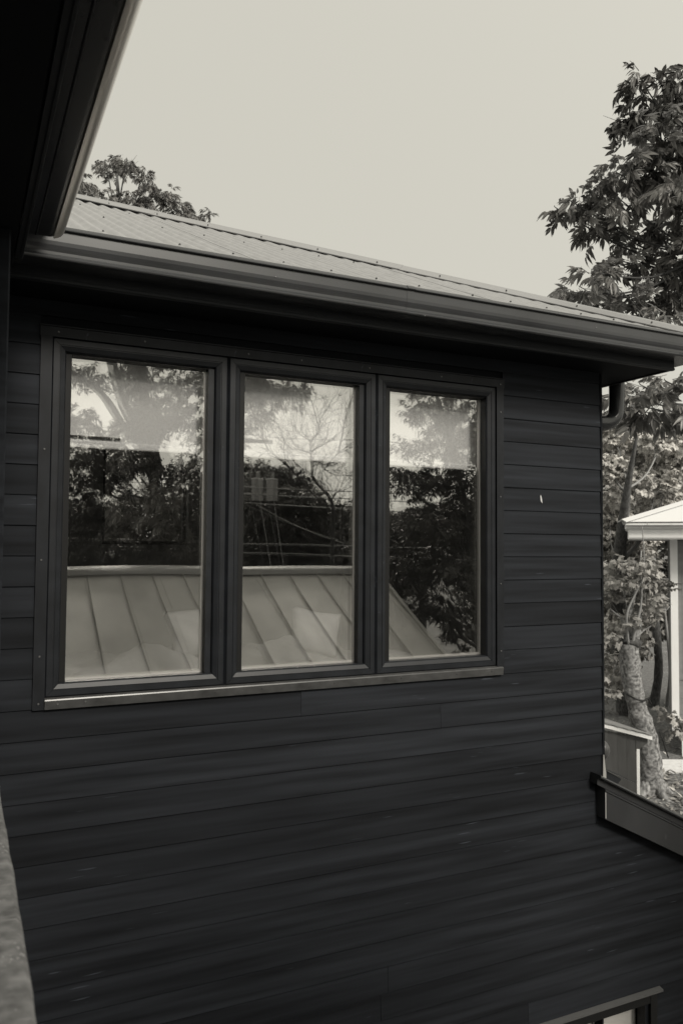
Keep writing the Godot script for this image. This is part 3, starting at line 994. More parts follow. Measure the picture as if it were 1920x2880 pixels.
	var cushions := [[Vector3(1.52, -0.06, -0.95), 0.30, 0.2, "small white cushion lying flat on the bed behind the middle pane", 0.9, 0.3], [Vector3(1.78, 0.05, -1.05), 0.36, 0.1, "large white cushion standing upright on the bed beside the flat one", 0.2, -0.2], [Vector3(1.02, 0.07, -1.15), 0.40, 0.0, "plump white cushion propped behind the mullion between first and middle panes", 0.35, 0.15]]
	for c in cushions:
		var o := thing("cushion", c[3], "cushion", c[0], "white cushions on the bed")
		var s := begin()
		s.set_smooth_group(0)
		var sz: float = c[1]
		for face in [1.0, -1.0]:
			var g := func(i: int, j: int) -> Vector3:
				var u := 2.0 * i / 14.0 - 1.0
				var v := 2.0 * j / 14.0 - 1.0
				var pinch := 1.0 - 0.10 * (1.0 - absf(u * v))
				var t := pow(maxf(0.0, (1.0 - u * u) * (1.0 - v * v)), 0.45)
				return Vector3(u * sz * 0.5 * pinch, v * sz * 0.42 * pinch, face * t * sz * 0.2 * (1.0 + 0.15 * sin(u * 7.0 + v * 5.0)))
			for i in 14:
				for j in 14:
					if face > 0:
						quad(s, g.call(i, j), g.call(i, j + 1), g.call(i + 1, j + 1), g.call(i + 1, j))
					else:
						quad(s, g.call(i, j), g.call(i + 1, j), g.call(i + 1, j + 1), g.call(i, j + 1))
		var mi := put(o, "cover", done(s), M.linen)
		mi.basis = Basis(Vector3.RIGHT, -c[4]) * Basis(Vector3.BACK, c[5])
		var seam := put(o, "piping", tube([Vector3(-sz * 0.45, -sz * 0.40, 0), Vector3(0, -sz * 0.378, 0), Vector3(sz * 0.45, -sz * 0.40, 0)], [0.004, 0.004, 0.004], 6), M.linen)
		seam.basis = mi.basis

# ------------------------------------------------------------------ what the glass reflects
func metal_roof_building() -> void:
	var b := thing("metal_roofed_building", "low building with a pale standing seam metal roof, reflected in the window", "building", Vector3(2.1, -4.5, 5.0))
	var o := -b.position
	var RX := 4.48
	var rz := 5.3
	var ry := 0.285
	var ez := 2.75
	var n := 0
	var x := RX
	var along := Vector3(0, -0.5, -1).normalized()
	var nup := Vector3(0, 1, -0.5).normalized()
	var L := (rz - ez) / absf(along.z)
	var top := Vector3(0, ry, rz)
	while x > -0.15:
		var x0 := maxf(x - 0.40, -0.2)
		# pan with one raised seam on its right edge
		put(b, "roof_panel", prism([[x0 + 0.002, 0.0], [x - 0.006, 0.0], [x - 0.006, 0.030], [x, 0.032], [x, -0.004], [x0 + 0.002, -0.004]], o + top, o + top + along * L, Vector3.RIGHT, nup), M.seam_roof)
		x = x0
		n += 1
	put(b, "rear_roof_panel", prism([[-0.2, 0.0], [RX, 0.0], [RX, 0.03], [-0.2, 0.03]], o + Vector3(0, ry - 0.01, rz + 0.01), o + Vector3(0, ry - 0.46, rz + 0.9), Vector3.RIGHT, Vector3(0, 1, 0.5).normalized()), M.seam_roof)
	put(b, "ridge_cap", prism([[-0.085, -0.012], [-0.085, 0.052], [-0.075, 0.062], [0.0, 0.085], [0.09, 0.05], [0.09, 0.04], [0.0, 0.07], [-0.072, 0.05], [-0.072, -0.012]], o + Vector3(-0.2, ry, rz), o + Vector3(RX + 0.02, ry, rz), Vector3.BACK, Vector3.UP), mat(0.5, 0.45, 0.1))
	put(b, "rake_trim", prism([[0.0, -0.12], [0.025, -0.12], [0.025, 0.034], [-0.02, 0.034], [-0.02, 0.03], [0.0, 0.03]], o + Vector3(RX + 0.001, ry, rz), o + Vector3(RX + 0.001, ry, rz) + along * L, Vector3.RIGHT, nup), M.seam_roof)
	put(b, "front_wall", box(o + Vector3(-0.1, -4.55, 3.0), o + Vector3(4.3, -1.0, 3.12)), M.core)
	put(b, "rear_wall", box(o + Vector3(-0.1, -4.55, 5.98), o + Vector3(4.3, -0.12, 6.1)), M.core)
	put(b, "gable_wall", prism([[3.12, -4.55], [5.98, -4.55], [5.98, -0.12], [5.3, 0.2], [3.12, -0.88]], o + Vector3(4.18, 0, 0), o + Vector3(4.3, 0, 0), Vector3.BACK, Vector3.UP), M.core)
	put(b, "gable_wall", prism([[3.12, -4.55], [5.98, -4.55], [5.98, -0.12], [5.3, 0.2], [3.12, -0.88]], o + Vector3(-0.1, 0, 0), o + Vector3(0.02, 0, 0), Vector3.BACK, Vector3.UP), M.core)

func trees_behind() -> void:
	var pecan := []
	for i in 3:
		pecan.append(plain_spray(50 + i, 14, 0.075, 0.026, 0.15))
	var small := []
	for i in 3:
		small.append(plain_spray(70 + i, 16, 0.11, 0.035, 0.3))
	var dark := leaf_mat(0.075, 0.2)
	# big tree with several stems
	var A := [[Vector3(1.15, 2.96, 7.32), 0.24], [Vector3(1.12, 2.43, 7.84), 0.25], [Vector3(1.24, 2.05, 6.68), 0.25], [Vector3(1.83, 2.70, 6.84), 0.35], [Vector3(1.84, 2.19, 6.61), 0.40], [Vector3(2.08, 2.41, 6.40), 0.29], [Vector3(2.31, 2.84, 6.42), 0.26], [Vector3(2.43, 2.36, 6.63), 0.27], [Vector3(1.69, 2.96, 7.04), 0.24], [Vector3(1.21, 1.55, 7.55), 0.36], [Vector3(1.12, 0.99, 7.44), 0.36], [Vector3(1.46, 1.81, 7.65), 0.25], [Vector3(2.40, 1.57, 6.46), 0.23], [Vector3(2.77, 1.41, 7.34), 0.25], [Vector3(1.51, 1.77, 6.60), 0.28], [Vector3(2.18, 1.69, 7.29), 0.18], [Vector3(1.21, 0.58, 7.41), 0.36], [Vector3(3.32, 2.78, 6.51), 0.27], [Vector3(3.28, 2.78, 5.88), 0.23], [Vector3(3.47, 2.62, 5.89), 0.20], [Vector3(3.36, 2.47, 6.89), 0.22], [Vector3(4.03, 2.89, 6.80), 0.16], [Vector3(3.05, 2.77, 6.26), 0.24], [Vector3(2.99, 2.81, 6.88), 0.37], [Vector3(2.97, 2.23, 7.20), 0.32], [Vector3(0.81, 2.22, 8.27), 0.38], [Vector3(1.75, 3.32, 6.51), 0.46], [Vector3(2.1, 1.25, 6.5), 0.3], [Vector3(2.25, 0.75, 6.6), 0.32], [Vector3(1.7, 0.95, 6.6), 0.32], [Vector3(2.6, 1.0, 6.9), 0.32], [Vector3(1.8, 0.5, 6.7), 0.3], [Vector3(2.5, 0.5, 6.8), 0.3], [Vector3(1.16, 1.79, 7.63), 0.24], [Vector3(1.56, 1.62, 7.88), 0.25], [Vector3(2.01, 1.75, 7.65), 0.25], [Vector3(2.63, 1.72, 7.04), 0.22], [Vector3(1.08, 1.38, 7.87), 0.28], [Vector3(1.95, 1.27, 7.64), 0.28], [Vector3(2.73, 1.08, 6.97), 0.24]]
	var t := thing("many_stemmed_tree", "large dark tree with several thick stems, reflected in the pane nearest the balcony", "tree", Vector3(2.4, -4.5, 7.1))
	limb(t, "trunk", [Vector3(2.45, -4.6, 7.15), Vector3(2.32, -1.46, 7.11), Vector3(2.19, 0.34, 7.09), Vector3(2.11, 1.25, 7.08), Vector3(2.01, 1.97, 7.09), Vector3(1.88, 2.75, 7.11), Vector3(1.81, 3.59, 7.11)], [0.26, 0.21, 0.185, 0.175, 0.155, 0.12, 0.09], M.bark_dark)
	limb(t, "limb", [Vector3(2.02, 1.85, 7.10), Vector3(1.68, 2.24, 7.24), Vector3(1.34, 2.75, 7.37), Vector3(0.90, 3.04, 7.57)], [0.10, 0.07, 0.06, 0.04], M.bark_dark)
	limb(t, "limb", [Vector3(1.98, 2.0, 7.1), Vector3(1.84, 2.2, 7.16), Vector3(1.60, 2.75, 7.25), Vector3(1.46, 3.41, 7.28)], [0.09, 0.085, 0.08, 0.06], M.bark_dark)
	limb(t, "limb", [Vector3(2.06, 1.95, 7.06), Vector3(2.38, 2.57, 6.89), Vector3(2.67, 2.88, 6.73), Vector3(3.13, 2.94, 6.51), Vector3(3.57, 2.76, 6.30)], [0.08, 0.055, 0.035, 0.025, 0.015], M.bark_dark)
	limbs_to(t, [Vector3(2.11, 1.25, 7.08), Vector3(2.0, 2.0, 7.1), Vector3(1.68, 2.24, 7.24), Vector3(1.6, 2.75, 7.25), Vector3(2.67, 2.88, 6.73), Vector3(3.13, 2.94, 6.5)], A, 0.022, M.bark_dark, 3)
	foliage(t, A, pecan, dark, 60.0, 1.0, 1.0, 201)
	# rounded dense tree
	var B := [[Vector3(8.15, 2.68, 20.49), 0.71], [Vector3(9.25, 2.61, 20.98), 0.80], [Vector3(9.20, 1.98, 18.63), 0.64], [Vector3(10.07, 1.55, 19.24), 0.49], [Vector3(8.15, 1.66, 19.64), 0.82], [Vector3(8.97, 1.11, 19.09), 0.95], [Vector3(9.95, 0.85, 18.95), 0.62], [Vector3(8.13, 0.70, 20.36), 0.84], [Vector3(9.08, 0.29, 20.09), 0.84], [Vector3(10.84, 0.55, 19.71), 0.40], [Vector3(7.89, 3.17, 20.60), 0.31], [Vector3(8.93, 3.11, 20.98), 0.32], [Vector3(7.21, 2.07, 20.26), 0.83], [Vector3(9.3, -0.6, 20.0), 1.2]]
	t = thing("round_tree", "dense dark tree with a rounded crown, reflected in the middle pane", "tree", Vector3(9.25, -4.5, 20.4))
	limb(t, "trunk", [Vector3(9.3, -4.6, 20.5), Vector3(9.24, -1.71, 20.46), Vector3(9.16, 1.42, 20.34)], [0.3, 0.24, 0.12], M.bark_dark)
	limbs_to(t, [Vector3(9.24, -1.0, 20.46), Vector3(9.16, 0.6, 20.34)], B, 0.05, M.bark_dark, 4)
	foliage(t, B, small, dark, 22.0, 1.7, 1.0, 202)
	# bare tree
	t = thing("bare_tree", "leafless tree with thin twigs against the sky, reflected in the middle pane", "tree", Vector3(6.02, -4.5, 9.75))
	var lines := [[Vector3(6.02, -4.6, 9.75), Vector3(6.02, -0.51, 9.73), Vector3(6.02, 0.49, 9.68), Vector3(6.02, 1.13, 9.65), Vector3(5.97, 1.50, 9.65), Vector3(5.79, 1.72, 9.73), Vector3(5.60, 1.93, 9.81), Vector3(5.58, 2.13, 9.81), Vector3(5.55, 2.44, 9.81), Vector3(5.54, 2.64, 9.80), Vector3(5.68, 2.81, 9.73), Vector3(5.70, 3.05, 9.71), Vector3(5.88, 3.40, 9.61)],
		[Vector3(5.54, 2.64, 9.80), Vector3(5.45, 2.70, 9.85), Vector3(5.28, 2.81, 9.92), Vector3(5.26, 2.88, 9.93)],
		[Vector3(5.60, 1.93, 9.81), Vector3(5.61, 2.24, 9.79), Vector3(5.74, 2.21, 9.73), Vector3(5.94, 2.01, 9.64), Vector3(6.32, 1.96, 9.46)],
		[Vector3(5.81, 2.08, 9.70), Vector3(5.86, 2.15, 9.68), Vector3(6.07, 2.41, 9.56), Vector3(6.31, 2.56, 9.44)],
		[Vector3(5.56, 2.44, 9.80), Vector3(5.68, 2.52, 9.74), Vector3(5.93, 2.67, 9.62), Vector3(6.04, 2.81, 9.56)],
		[Vector3(5.97, 1.50, 9.65), Vector3(6.04, 1.63, 9.62), Vector3(6.17, 1.68, 9.55)],
		[Vector3(5.97, 1.30, 9.66), Vector3(5.5, 1.75, 9.9), Vector3(5.15, 2.13, 10.02), Vector3(4.78, 2.44, 10.18), Vector3(4.66, 2.64, 10.23), Vector3(4.58, 2.73, 10.26)],
		[Vector3(4.66, 2.64, 10.23), Vector3(4.65, 2.88, 10.22), Vector3(4.59, 2.95, 10.25)],
		[Vector3(5.15, 2.13, 10.02), Vector3(5.08, 2.22, 10.04), Vector3(5.04, 2.50, 10.05), Vector3(5.05, 2.64, 10.04), Vector3(4.93, 2.97, 10.08)],
		[Vector3(5.68, 2.81, 9.73), Vector3(5.62, 3.10, 9.74), Vector3(5.51, 3.45, 9.78), Vector3(5.38, 3.54, 9.84)],
		[Vector3(6.07, 2.41, 9.56), Vector3(6.12, 2.78, 9.52), Vector3(6.19, 3.33, 9.46), Vector3(6.28, 3.51, 9.40)],
		[Vector3(5.55, 2.41, 9.81), Vector3(5.31, 2.48, 9.92), Vector3(5.08, 2.48, 10.04)]]
	var r := RandomNumberGenerator.new()
	r.seed = 77
	var twigs := begin()
	for i in lines.size():
		var rad := []
		var ln: Array = lines[i]
		for k in ln.size():
			var f := float(k) / (ln.size() - 1)
			rad.append(lerpf(0.075, 0.006, pow(f, 0.55)) if i == 0 else lerpf(0.017, 0.005, f))
		limb(t, "trunk" if i == 0 else "branch", ln, rad, M.bark_dark, 3, 6, 0.1)
		for k in range(4 if i == 0 else 1, ln.size()):
			for q in 5:
				var a: Vector3 = ln[k - 1].lerp(ln[k], r.randf()) - t.position
				twig(twigs, a, (ln[k] - ln[k - 1]).normalized(), 0.35, 0.0055, 3, r)
	put(t, "twigs", done(twigs), M.bark_dark)
	# leafy tree by the end of the metal roof
	var D := [[Vector3(4.94, 2.29, 4.45), 0.33], [Vector3(5.44, 2.30, 4.61), 0.28], [Vector3(4.48, 2.36, 4.11), 0.15], [Vector3(5.02, 1.95, 4.27), 0.27], [Vector3(5.16, 1.77, 4.01), 0.26], [Vector3(4.41, 1.81, 4.29), 0.18], [Vector3(4.81, 1.45, 4.24), 0.32], [Vector3(5.26, 1.37, 4.25), 0.32], [Vector3(4.61, 1.42, 4.62), 0.24], [Vector3(4.54, 1.54, 4.84), 0.17], [Vector3(4.98, 0.94, 4.50), 0.35], [Vector3(5.45, 0.84, 4.63), 0.34], [Vector3(4.60, 0.93, 4.40), 0.26], [Vector3(5.29, 0.38, 4.99), 0.34], [Vector3(5.07, 0.30, 3.97), 0.31], [Vector3(4.90, 0.44, 4.90), 0.28], [Vector3(5.20, -0.15, 4.44), 0.27], [Vector3(5.09, -0.11, 4.68), 0.19], [Vector3(5.21, -0.33, 4.08), 0.24], [Vector3(5.08, -0.52, 4.23), 0.13], [Vector3(4.77, 0.78, 5.12), 0.23], [Vector3(4.88, 0.43, 5.30), 0.23], [Vector3(5.51, 2.01, 4.05), 0.32], [Vector3(5.91, 0.95, 4.41), 0.45], [Vector3(6.07, 0.10, 4.63), 0.46]]
	t = thing("leafy_tree", "dark leafy tree beside the metal roof, reflected in the pane nearest the house corner", "tree", Vector3(5.95, -4.5, 4.4))
	limb(t, "trunk", [Vector3(5.95, -4.6, 4.4), Vector3(5.87, -2.89, 4.37), Vector3(5.66, -0.70, 4.36), Vector3(5.42, 0.94, 4.39), Vector3(5.15, 2.04, 4.47), Vector3(4.99, 2.58, 4.52)], [0.15, 0.11, 0.095, 0.075, 0.05, 0.02], M.bark_dark)
	limbs_to(t, [Vector3(5.66, -0.7, 4.36), Vector3(5.42, 0.94, 4.39), Vector3(5.15, 2.04, 4.47)], D, 0.02, M.bark_dark, 6)
	foliage(t, D, pecan, dark, 60.0, 1.0, 1.0, 203)
	# row of trees far behind
	var E_ := [[Vector3(4.40, 1.85, 33.16), 1.75], [Vector3(6.86, 1.93, 33.99), 1.64], [Vector3(8.14, 1.88, 28.58), 1.27], [Vector3(10.85, 1.68, 29.31), 1.72], [Vector3(12.91, 1.02, 27.31), 1.30], [Vector3(14.91, 1.86, 25.95), 1.56], [Vector3(17.35, 2.09, 25.39), 1.68], [Vector3(20.28, 2.15, 25.04), 1.73]]
	for i in E_.size():
		var c: Vector3 = E_[i][0]
		var R: float = E_[i][1]
		var tt := thing("far_tree", FAR[i], "tree", Vector3(c.x, -4.5, c.z), "trees in the row beyond the power pole")
		limb(tt, "trunk", [Vector3(c.x, -4.6, c.z), Vector3(c.x + 0.1, -2, c.z), Vector3(c.x, c.y, c.z)], [0.25, 0.2, 0.08], M.bark_dark)
		var cl := []
		r.seed = 300 + i
		for k in 22:
			var d := Vector3(r.randfn(), r.randfn(), r.randfn()).normalized()
			cl.append([c + Vector3(d.x * R * 0.8, d.y * R * 0.62 - 0.5 - 1.6 * absf(r.randfn()) * (1.0 if k % 2 else 0.2), d.z * R * 0.8), R * r.randf_range(0.3, 0.5)])
		limbs_to(tt, [Vector3(c.x, -1.5, c.z), Vector3(c.x, c.y - 0.5, c.z)], cl, 0.04, M.bark_dark, 300 + i)
		foliage(tt, cl, small, dark, 11.0, 2.4, 1.0, 320 + i)

func twig(st: SurfaceTool, a: Vector3, dir: Vector3, length: float, rad: float, depth: int, r: RandomNumberGenerator) -> void:
	var d := (dir + Vector3(r.randfn(), r.randfn() + 0.35, r.randfn()) * 0.75).normalized()
	var m := a + d * length * 0.5 + Vector3(r.randfn(), r.randfn(), r.randfn()) * length * 0.06
	var e := a + d * length + Vector3(0, length * 0.1, 0)
	add_tube(st, [a, m, e], [rad, rad * 0.8, rad * 0.55], 4)
	if depth > 0:
		for k in 2:
			twig(st, m.lerp(e, r.randf()), d, length * r.randf_range(0.5, 0.75), rad * 0.62, depth - 1, r)

const FAR := ["far tree at the left edge of the reflection in the pane nearest the balcony", "far tree reflected in the middle of the pane nearest the balcony", "smaller far tree reflected at the right of the pane nearest the balcony", "far tree reflected behind the two transformers", "lowest far tree, reflected right of the round tree", "far tree reflected beside the second mullion", "far tree reflected behind the leafy tree in the pane nearest the corner", "far tree reflected at the right edge of the pane nearest the corner"]

func power_pole() -> void:
	var p := thing("power_pole", "wooden power pole with two transformer cans, reflected beside the mullion", "power pole", Vector3(6.62, -4.5, 17.9))
	var o := -p.position
	put(p, "pole", tube([o + Vector3(6.62, -4.6, 17.9), o + Vector3(6.48, 4.4, 17.62)], [0.13, 0.09], 14), M.pole)
	put(p, "crossarm", box(Vector3(-1.0, 8.1, -0.05), Vector3(1.0, 8.2, 0.05), Transform3D(Basis(Vector3.UP, 0.45), Vector3.ZERO)), M.pole)
	put(p, "bracket", box(Vector3(-0.1, 6.60, -0.03), Vector3(0.95, 6.66, 0.03), Transform3D(Basis(Vector3.UP, 0.45), Vector3.ZERO)), M.tank)
	for q in [Vector3(6.97, 2.23, 17.44), Vector3(7.40, 2.23, 17.24)]:
		var b: Vector3 = q - p.position
		var st := begin()
		add_tube(st, [b + Vector3(0, -0.31, 0), b + Vector3(0, 0.27, 0), b + Vector3(0, 0.28, 0), b + Vector3(0, 0.315, 0), b + Vector3(0, 0.33, 0)], [0.185, 0.185, 0.20, 0.20, 0.10], 20)
		var can := put(p, "transformer", done(st), M.tank)
		var bu := begin()
		for k in 4:
			var y := 0.33 + 0.045 * k
			add_tube(bu, [b + Vector3(0.02, y, 0), b + Vector3(0.02, y + 0.022, 0), b + Vector3(0.02, y + 0.045, 0)], [0.04, 0.075, 0.035], 10)
		put(can, "bushing", done(bu), M.porcelain)
	# lines: [from, to, sag, label]
	var runs := [[Vector3(4.70, 3.93, 17.92), Vector3(9.59, 3.69, 15.58), 0.12, "uppermost thin power line crossing the reflected sky"],
		[Vector3(4.74, 2.41, 17.98), Vector3(10.39, 2.20, 15.27), 0.08, "power line level with the tops of the reflected transformers"],
		[Vector3(4.74, 2.22, 17.98), Vector3(10.40, 1.99, 15.28), 0.08, "power line crossing the middle of the reflected transformers"],
		[Vector3(4.75, 2.00, 17.99), Vector3(10.41, 1.70, 15.29), 0.08, "power line just under the reflected transformers"],
		[Vector3(4.78, 0.79, 18.04), Vector3(11.52, 0.69, 14.80), 0.08, "pale cable above the lowest one, over the reflected roof ridge"],
		[Vector3(4.78, 0.58, 18.04), Vector3(12.61, 0.37, 14.29), 0.10, "lowest pale cable, just over the reflected roof ridge"],
		[Vector3(6.94, 1.92, 17.10), Vector3(7.35, -0.40, 16.84), 0.04, "pale guy wire slanting down under the first transformer"],
		[Vector3(7.36, 1.90, 16.95), Vector3(7.72, -0.40, 16.71), 0.04, "pale guy wire slanting down under the outer transformer"],
		[Vector3(6.82, 1.77, 17.01), Vector3(9.34, 0.71, 15.85), 0.10, "pale cable slanting from the pole down across the round tree"]]
	for q in runs:
		var a: Vector3 = q[0]
		var b: Vector3 = q[1]
		if not String(q[3]).contains("guy"):
			var ext := (b - a) * 1.2
			if not String(q[3]).contains("slanting"):
				a -= ext
				b += ext
		var w := thing("power_line", q[3], "power line", a, "lines on the power pole")
		var pts := []
		var rad := []
		for k in 13:
			var f := k / 12.0
			pts.append(a.lerp(b, f) - a - Vector3(0, q[2] * 4.0 * f * (1.0 - f), 0))
			rad.append(0.013)
		put(w, "wire", tube(pts, rad, 5), M.wire)

# ------------------------------------------------------------------ right of the house
func yard() -> void:
	# pale path slab
	var p := MeshInstance3D.new()
	p.name = "path"
	var yy := -2.44
	var st := begin()
	var top := [Vector3(8.40, yy, -3.80), Vector3(8.36, yy, -4.35), Vector3(8.62, yy, -4.62), Vector3(8.95, yy, -4.66), Vector3(11.5, yy, -3.6), Vector3(11.0, yy, -2.9), Vector3(8.82, yy, -4.12)]
	top = [Vector3(8.37, yy, -4.22), Vector3(8.66, yy, -4.66), Vector3(11.8, yy, -3.15), Vector3(11.5, yy, -2.72), Vector3(8.80, yy, -4.03)]
	var pr := []
	for v in top:
		pr.append([v.x, v.z])
	add_prism(st, pr, Vector3(0, yy - 0.12, 0), Vector3(0, yy + 0.05, 0), Vector3.RIGHT, Vector3.BACK)
	p.mesh = done(st)
	p.material_override = M.concrete
	p.set_meta("kind", "structure")
	add_child(p)
	# fallen leaves and chips
	var r := RandomNumberGenerator.new()
	r.seed = 61
	var leaf := begin()
	leaf.set_smooth_group(1)
	blade(leaf, Vector3.ZERO, Vector3(1, 0.1, 0), Vector3(0, 0, 1), 0.09, 0.04, -0.1, 3)
	var lm := done(leaf)
	var mm := MultiMesh.new()
	mm.transform_format = MultiMesh.TRANSFORM_3D
	mm.use_colors = true
	mm.mesh = lm
	mm.instance_count = 6000
	for i in 6000:
		var x := r.randf_range(5.6, 12.5)
		var z := r.randf_range(-9.5, -1.8) if i % 3 == 0 else r.randf_range(-4.2, -1.8)
		var b := Basis(Vector3.UP, r.randf() * TAU) * Basis(Vector3.RIGHT, r.randf_range(-0.5, 0.5)) * Basis(Vector3.BACK, r.randf_range(-0.3, 0.5))
		mm.set_instance_transform(i, Transform3D(b.scaled(Vector3.ONE * r.randf_range(0.4, 1.2)), Vector3(x, yard_height(x, z) + 0.012, z)))
		var g := r.randf_range(0.25, 1.0)
		mm.set_instance_color(i, Color(g, g, g))
	var o := MultiMeshInstance3D.new()
	o.name = "leaf_litter"
	o.multimesh = mm
	o.material_override = leaf_mat(0.42, 0.1, 0.8)
	o.set_meta("kind", "stuff")
	o.set_meta("label", "dry leaf litter scattered over the bare soil")
	add_child(o)

func neighbour_house() -> void:
	# facade turned towards the view
	var b := Basis(Vector3.UP, -0.80)
	var n := thing("neighbour_house", "small pale house with white trim and shingled hip roof behind the trees", "house", Vector3(9.30, -2.45, -4.86))
	n.basis = b
	# local: x along the facade, z towards the viewer, origin at foot of the corner post
	var H := 3.22
	put(n, "corner_post", box(Vector3(0, 0.37, -0.1), Vector3(0.100, H, 0.0)), M.white)
	put(n, "side_corner_post", box(Vector3(0.001, 0.37, -0.2), Vector3(0.03, H - 0.001, -0.1005)), M.white)
	put(n, "wall_panel", box(Vector3(0.03, 0.42, -1.9), Vector3(4.5, H, -0.045)), M.clad)
	put(n, "panel_sheet", box(Vector3(0.155, 1.12, -0.044), Vector3(1.2, H - 0.02, -0.03)), M.clad)
	put(n, "panel_batten", box(Vector3(0.102, 1.12, -0.044), Vector3(0.153, H - 0.02, -0.024)), M.clad)
	put(n, "siding_board", box(Vector3(0.102, 0.85, -0.044), Vector3(3.0, 1.10, -0.020)), M.clad)
	put(n, "siding_board", box(Vector3(0.102, 0.61, -0.044), Vector3(3.0, 0.845, -0.016)), M.clad)
	put(n, "siding_board", box(Vector3(0.102, 0.37, -0.044), Vector3(3.0, 0.605, -0.012)), M.clad)
	put(n, "pier", box(Vector3(0.135, -0.2, -0.22), Vector3(0.26, 0.37, -0.06)), M.white)
	put(n, "pier", box(Vector3(2.6, -0.2, -0.22), Vector3(2.75, 0.37, -0.06)), M.white)
	put(n, "pier", box(Vector3(0.135, -0.2, -1.85), Vector3(0.26, 0.37, -1.7)), M.white)
	# eave: two stepped fascia boards
	put(n, "soffit", box(Vector3(-0.60, H, -2.4), Vector3(5.2, H + 0.02, 0.50)), M.white)
	put(n, "fascia", box(Vector3(-0.585, H + 0.0201, 0.47), Vector3(5.2, H + 0.150, 0.515)), M.white)
	put(n, "fascia", box(Vector3(-0.63, H + 0.152, 0.47), Vector3(5.2, H + 0.245, 0.56)), M.white)
	put(n, "side_fascia", box(Vector3(-0.60, H + 0.0201, -2.4), Vector3(-0.56, H + 0.150, 0.469)), M.white)
	put(n, "side_fascia", box(Vector3(-0.64, H + 0.152, -2.4), Vector3(-0.56, H + 0.245, 0.469)), M.white)
	# hip roof: a deck, and shingles one by one on the slope in view
	var ry := H + 0.25
	var sl := 0.36
	var ridge := 1.5
	var deck := begin()
	var hipx := -0.68 + ridge
	quad(deck, Vector3(-0.68, ry, 0.60), Vector3(hipx, ry + ridge * sl, 0.6 - ridge), Vector3(5.2, ry + ridge * sl, 0.6 - ridge), Vector3(5.2, ry, 0.60))
	quad(deck, Vector3(-0.68, ry, 0.6 - 2.0 * ridge), Vector3(hipx, ry + ridge * sl, 0.6 - ridge), Vector3(-0.68, ry, 0.60), Vector3(-0.68, ry, 0.60))
	quad(deck, Vector3(5.2, ry, 0.6 - 2.0 * ridge), Vector3(5.2, ry + ridge * sl, 0.6 - ridge), Vector3(hipx, ry + ridge * sl, 0.6 - ridge), Vector3(-0.68, ry, 0.6 - 2.0 * ridge))
	put(n, "roof", done(deck), M.shingle[0])
	var r := RandomNumberGenerator.new()
	r.seed = 15
	var meshes := []
	for w in [0.30, 0.24, 0.33]:
		meshes.append(box(Vector3(0, 0.0, 0.0), Vector3(w - 0.006, 0.012, 0.17)))
	var tilt := Basis(Vector3.RIGHT, atan(sl))
	for row in 11:
		var s := 0.14 * row
		var z := 0.62 - s * cos(atan(sl))
		var y := ry + s * sin(atan(sl)) + 0.004
		var x := -0.68 + s * cos(atan(sl)) + r.randf_range(0.0, 0.12)
		while x < 2.2:
			var k := r.randi() % 3
			put(n, "shingle", meshes[k], M.shingle[r.randi() % 4], Transform3D(tilt * Basis(Vector3.RIGHT, 0.05), Vector3(x, y + 0.006, z - 0.15)))
			x += [0.30, 0.24, 0.33][k]
	var dh := Vector3(ridge, ridge * sl, -ridge)
	var st := begin()
	add_prism(st, [[-0.09, -0.01], [0.0, 0.028], [0.09, -0.01], [0.09, 0.0], [0.0, 0.04], [-0.09, 0.0]], Vector3(-0.68, ry, 0.60), Vector3(-0.68, ry, 0.60) + dh, Vector3(0.7, 0, 0.7), Vector3.UP)
	put(n, "hip_shingles", done(st), M.shingle[1])

func garden_hut() -> void:
	var h := thing("garden_hut", "low wooden hut with white-edged sheet metal roof beside the leaning trunk", "shed", Vector3(6.33, -2.5, -2.64))
	h.basis = Basis(Vector3.UP, -0.4476)
	# local: origin at the foot of the right front corner, x to the right
	var top := 1.06
	var w := -1.9
	var x := w
	var k := 0
	while x < -0.04:
		var x1 := minf(x + 0.098, -0.034)
		var ht := top - 0.05 - 0.31 * 0.0 + (-x) * 0.27 * 0.55
		put(h, "wall_board", prism([[x + 0.0008, 0.0], [x1 - 0.0008, 0.0], [x1 - 0.0008, ht + 0.06], [x + 0.0008, ht + 0.085]], Vector3(0, 0, -0.02), Vector3(0, 0, 0.0), Vector3.RIGHT, Vector3.UP), M.hutwood)
		x = x1
		k += 1
	put(h, "wall_core", box(Vector3(w, 0, -1.4), Vector3(-0.03, 0.78, -0.021)), M.hutwood)
	put(h, "corner_trim", box(Vector3(-0.033, 0, -0.03), Vector3(0.0, 0.955, 0.008)), M.white)
	# boxed end of the eave
	put(h, "eave_end", prism([[-0.04, 0.93], [0.088, 1.02], [0.088, 1.10], [-0.04, 1.13]], Vector3(0, 0, -0.02), Vector3(0, 0, 0.004), Vector3.RIGHT, Vector3.UP), M.hutwood)
	# roof edge board and corrugated sheet
	var sl := -0.25
	put(h, "roof_edge", prism([[-1.9, 1.065 - sl * 2.0], [0.12, 1.065], [0.12, 1.105], [-1.9, 1.105 - sl * 2.0]], Vector3(0, 0, 0.03), Vector3(0, 0, 0.055), Vector3.RIGHT, Vector3.UP), M.white)
	var st := begin()
	st.set_smooth_group(0)
	var f := func(i: int, j: int) -> Vector3:
		var px := -1.9 + 2.04 * i / 80.0
		var pz := 0.07 - 1.6 * j / 4.0
		return Vector3(px, 1.112 - sl * -(px - 0.14) + 0.10 * (pz - 0.07) + 0.004 * sin(TAU * px / 0.11) + 0.003 * sin(px * 7.0), pz)
	for i in 80:
		for j in 4:
			quad(st, f.call(i, j + 1), f.call(i + 1, j + 1), f.call(i + 1, j), f.call(i, j))
	put(h, "roof_sheet", done(st), M.roof)

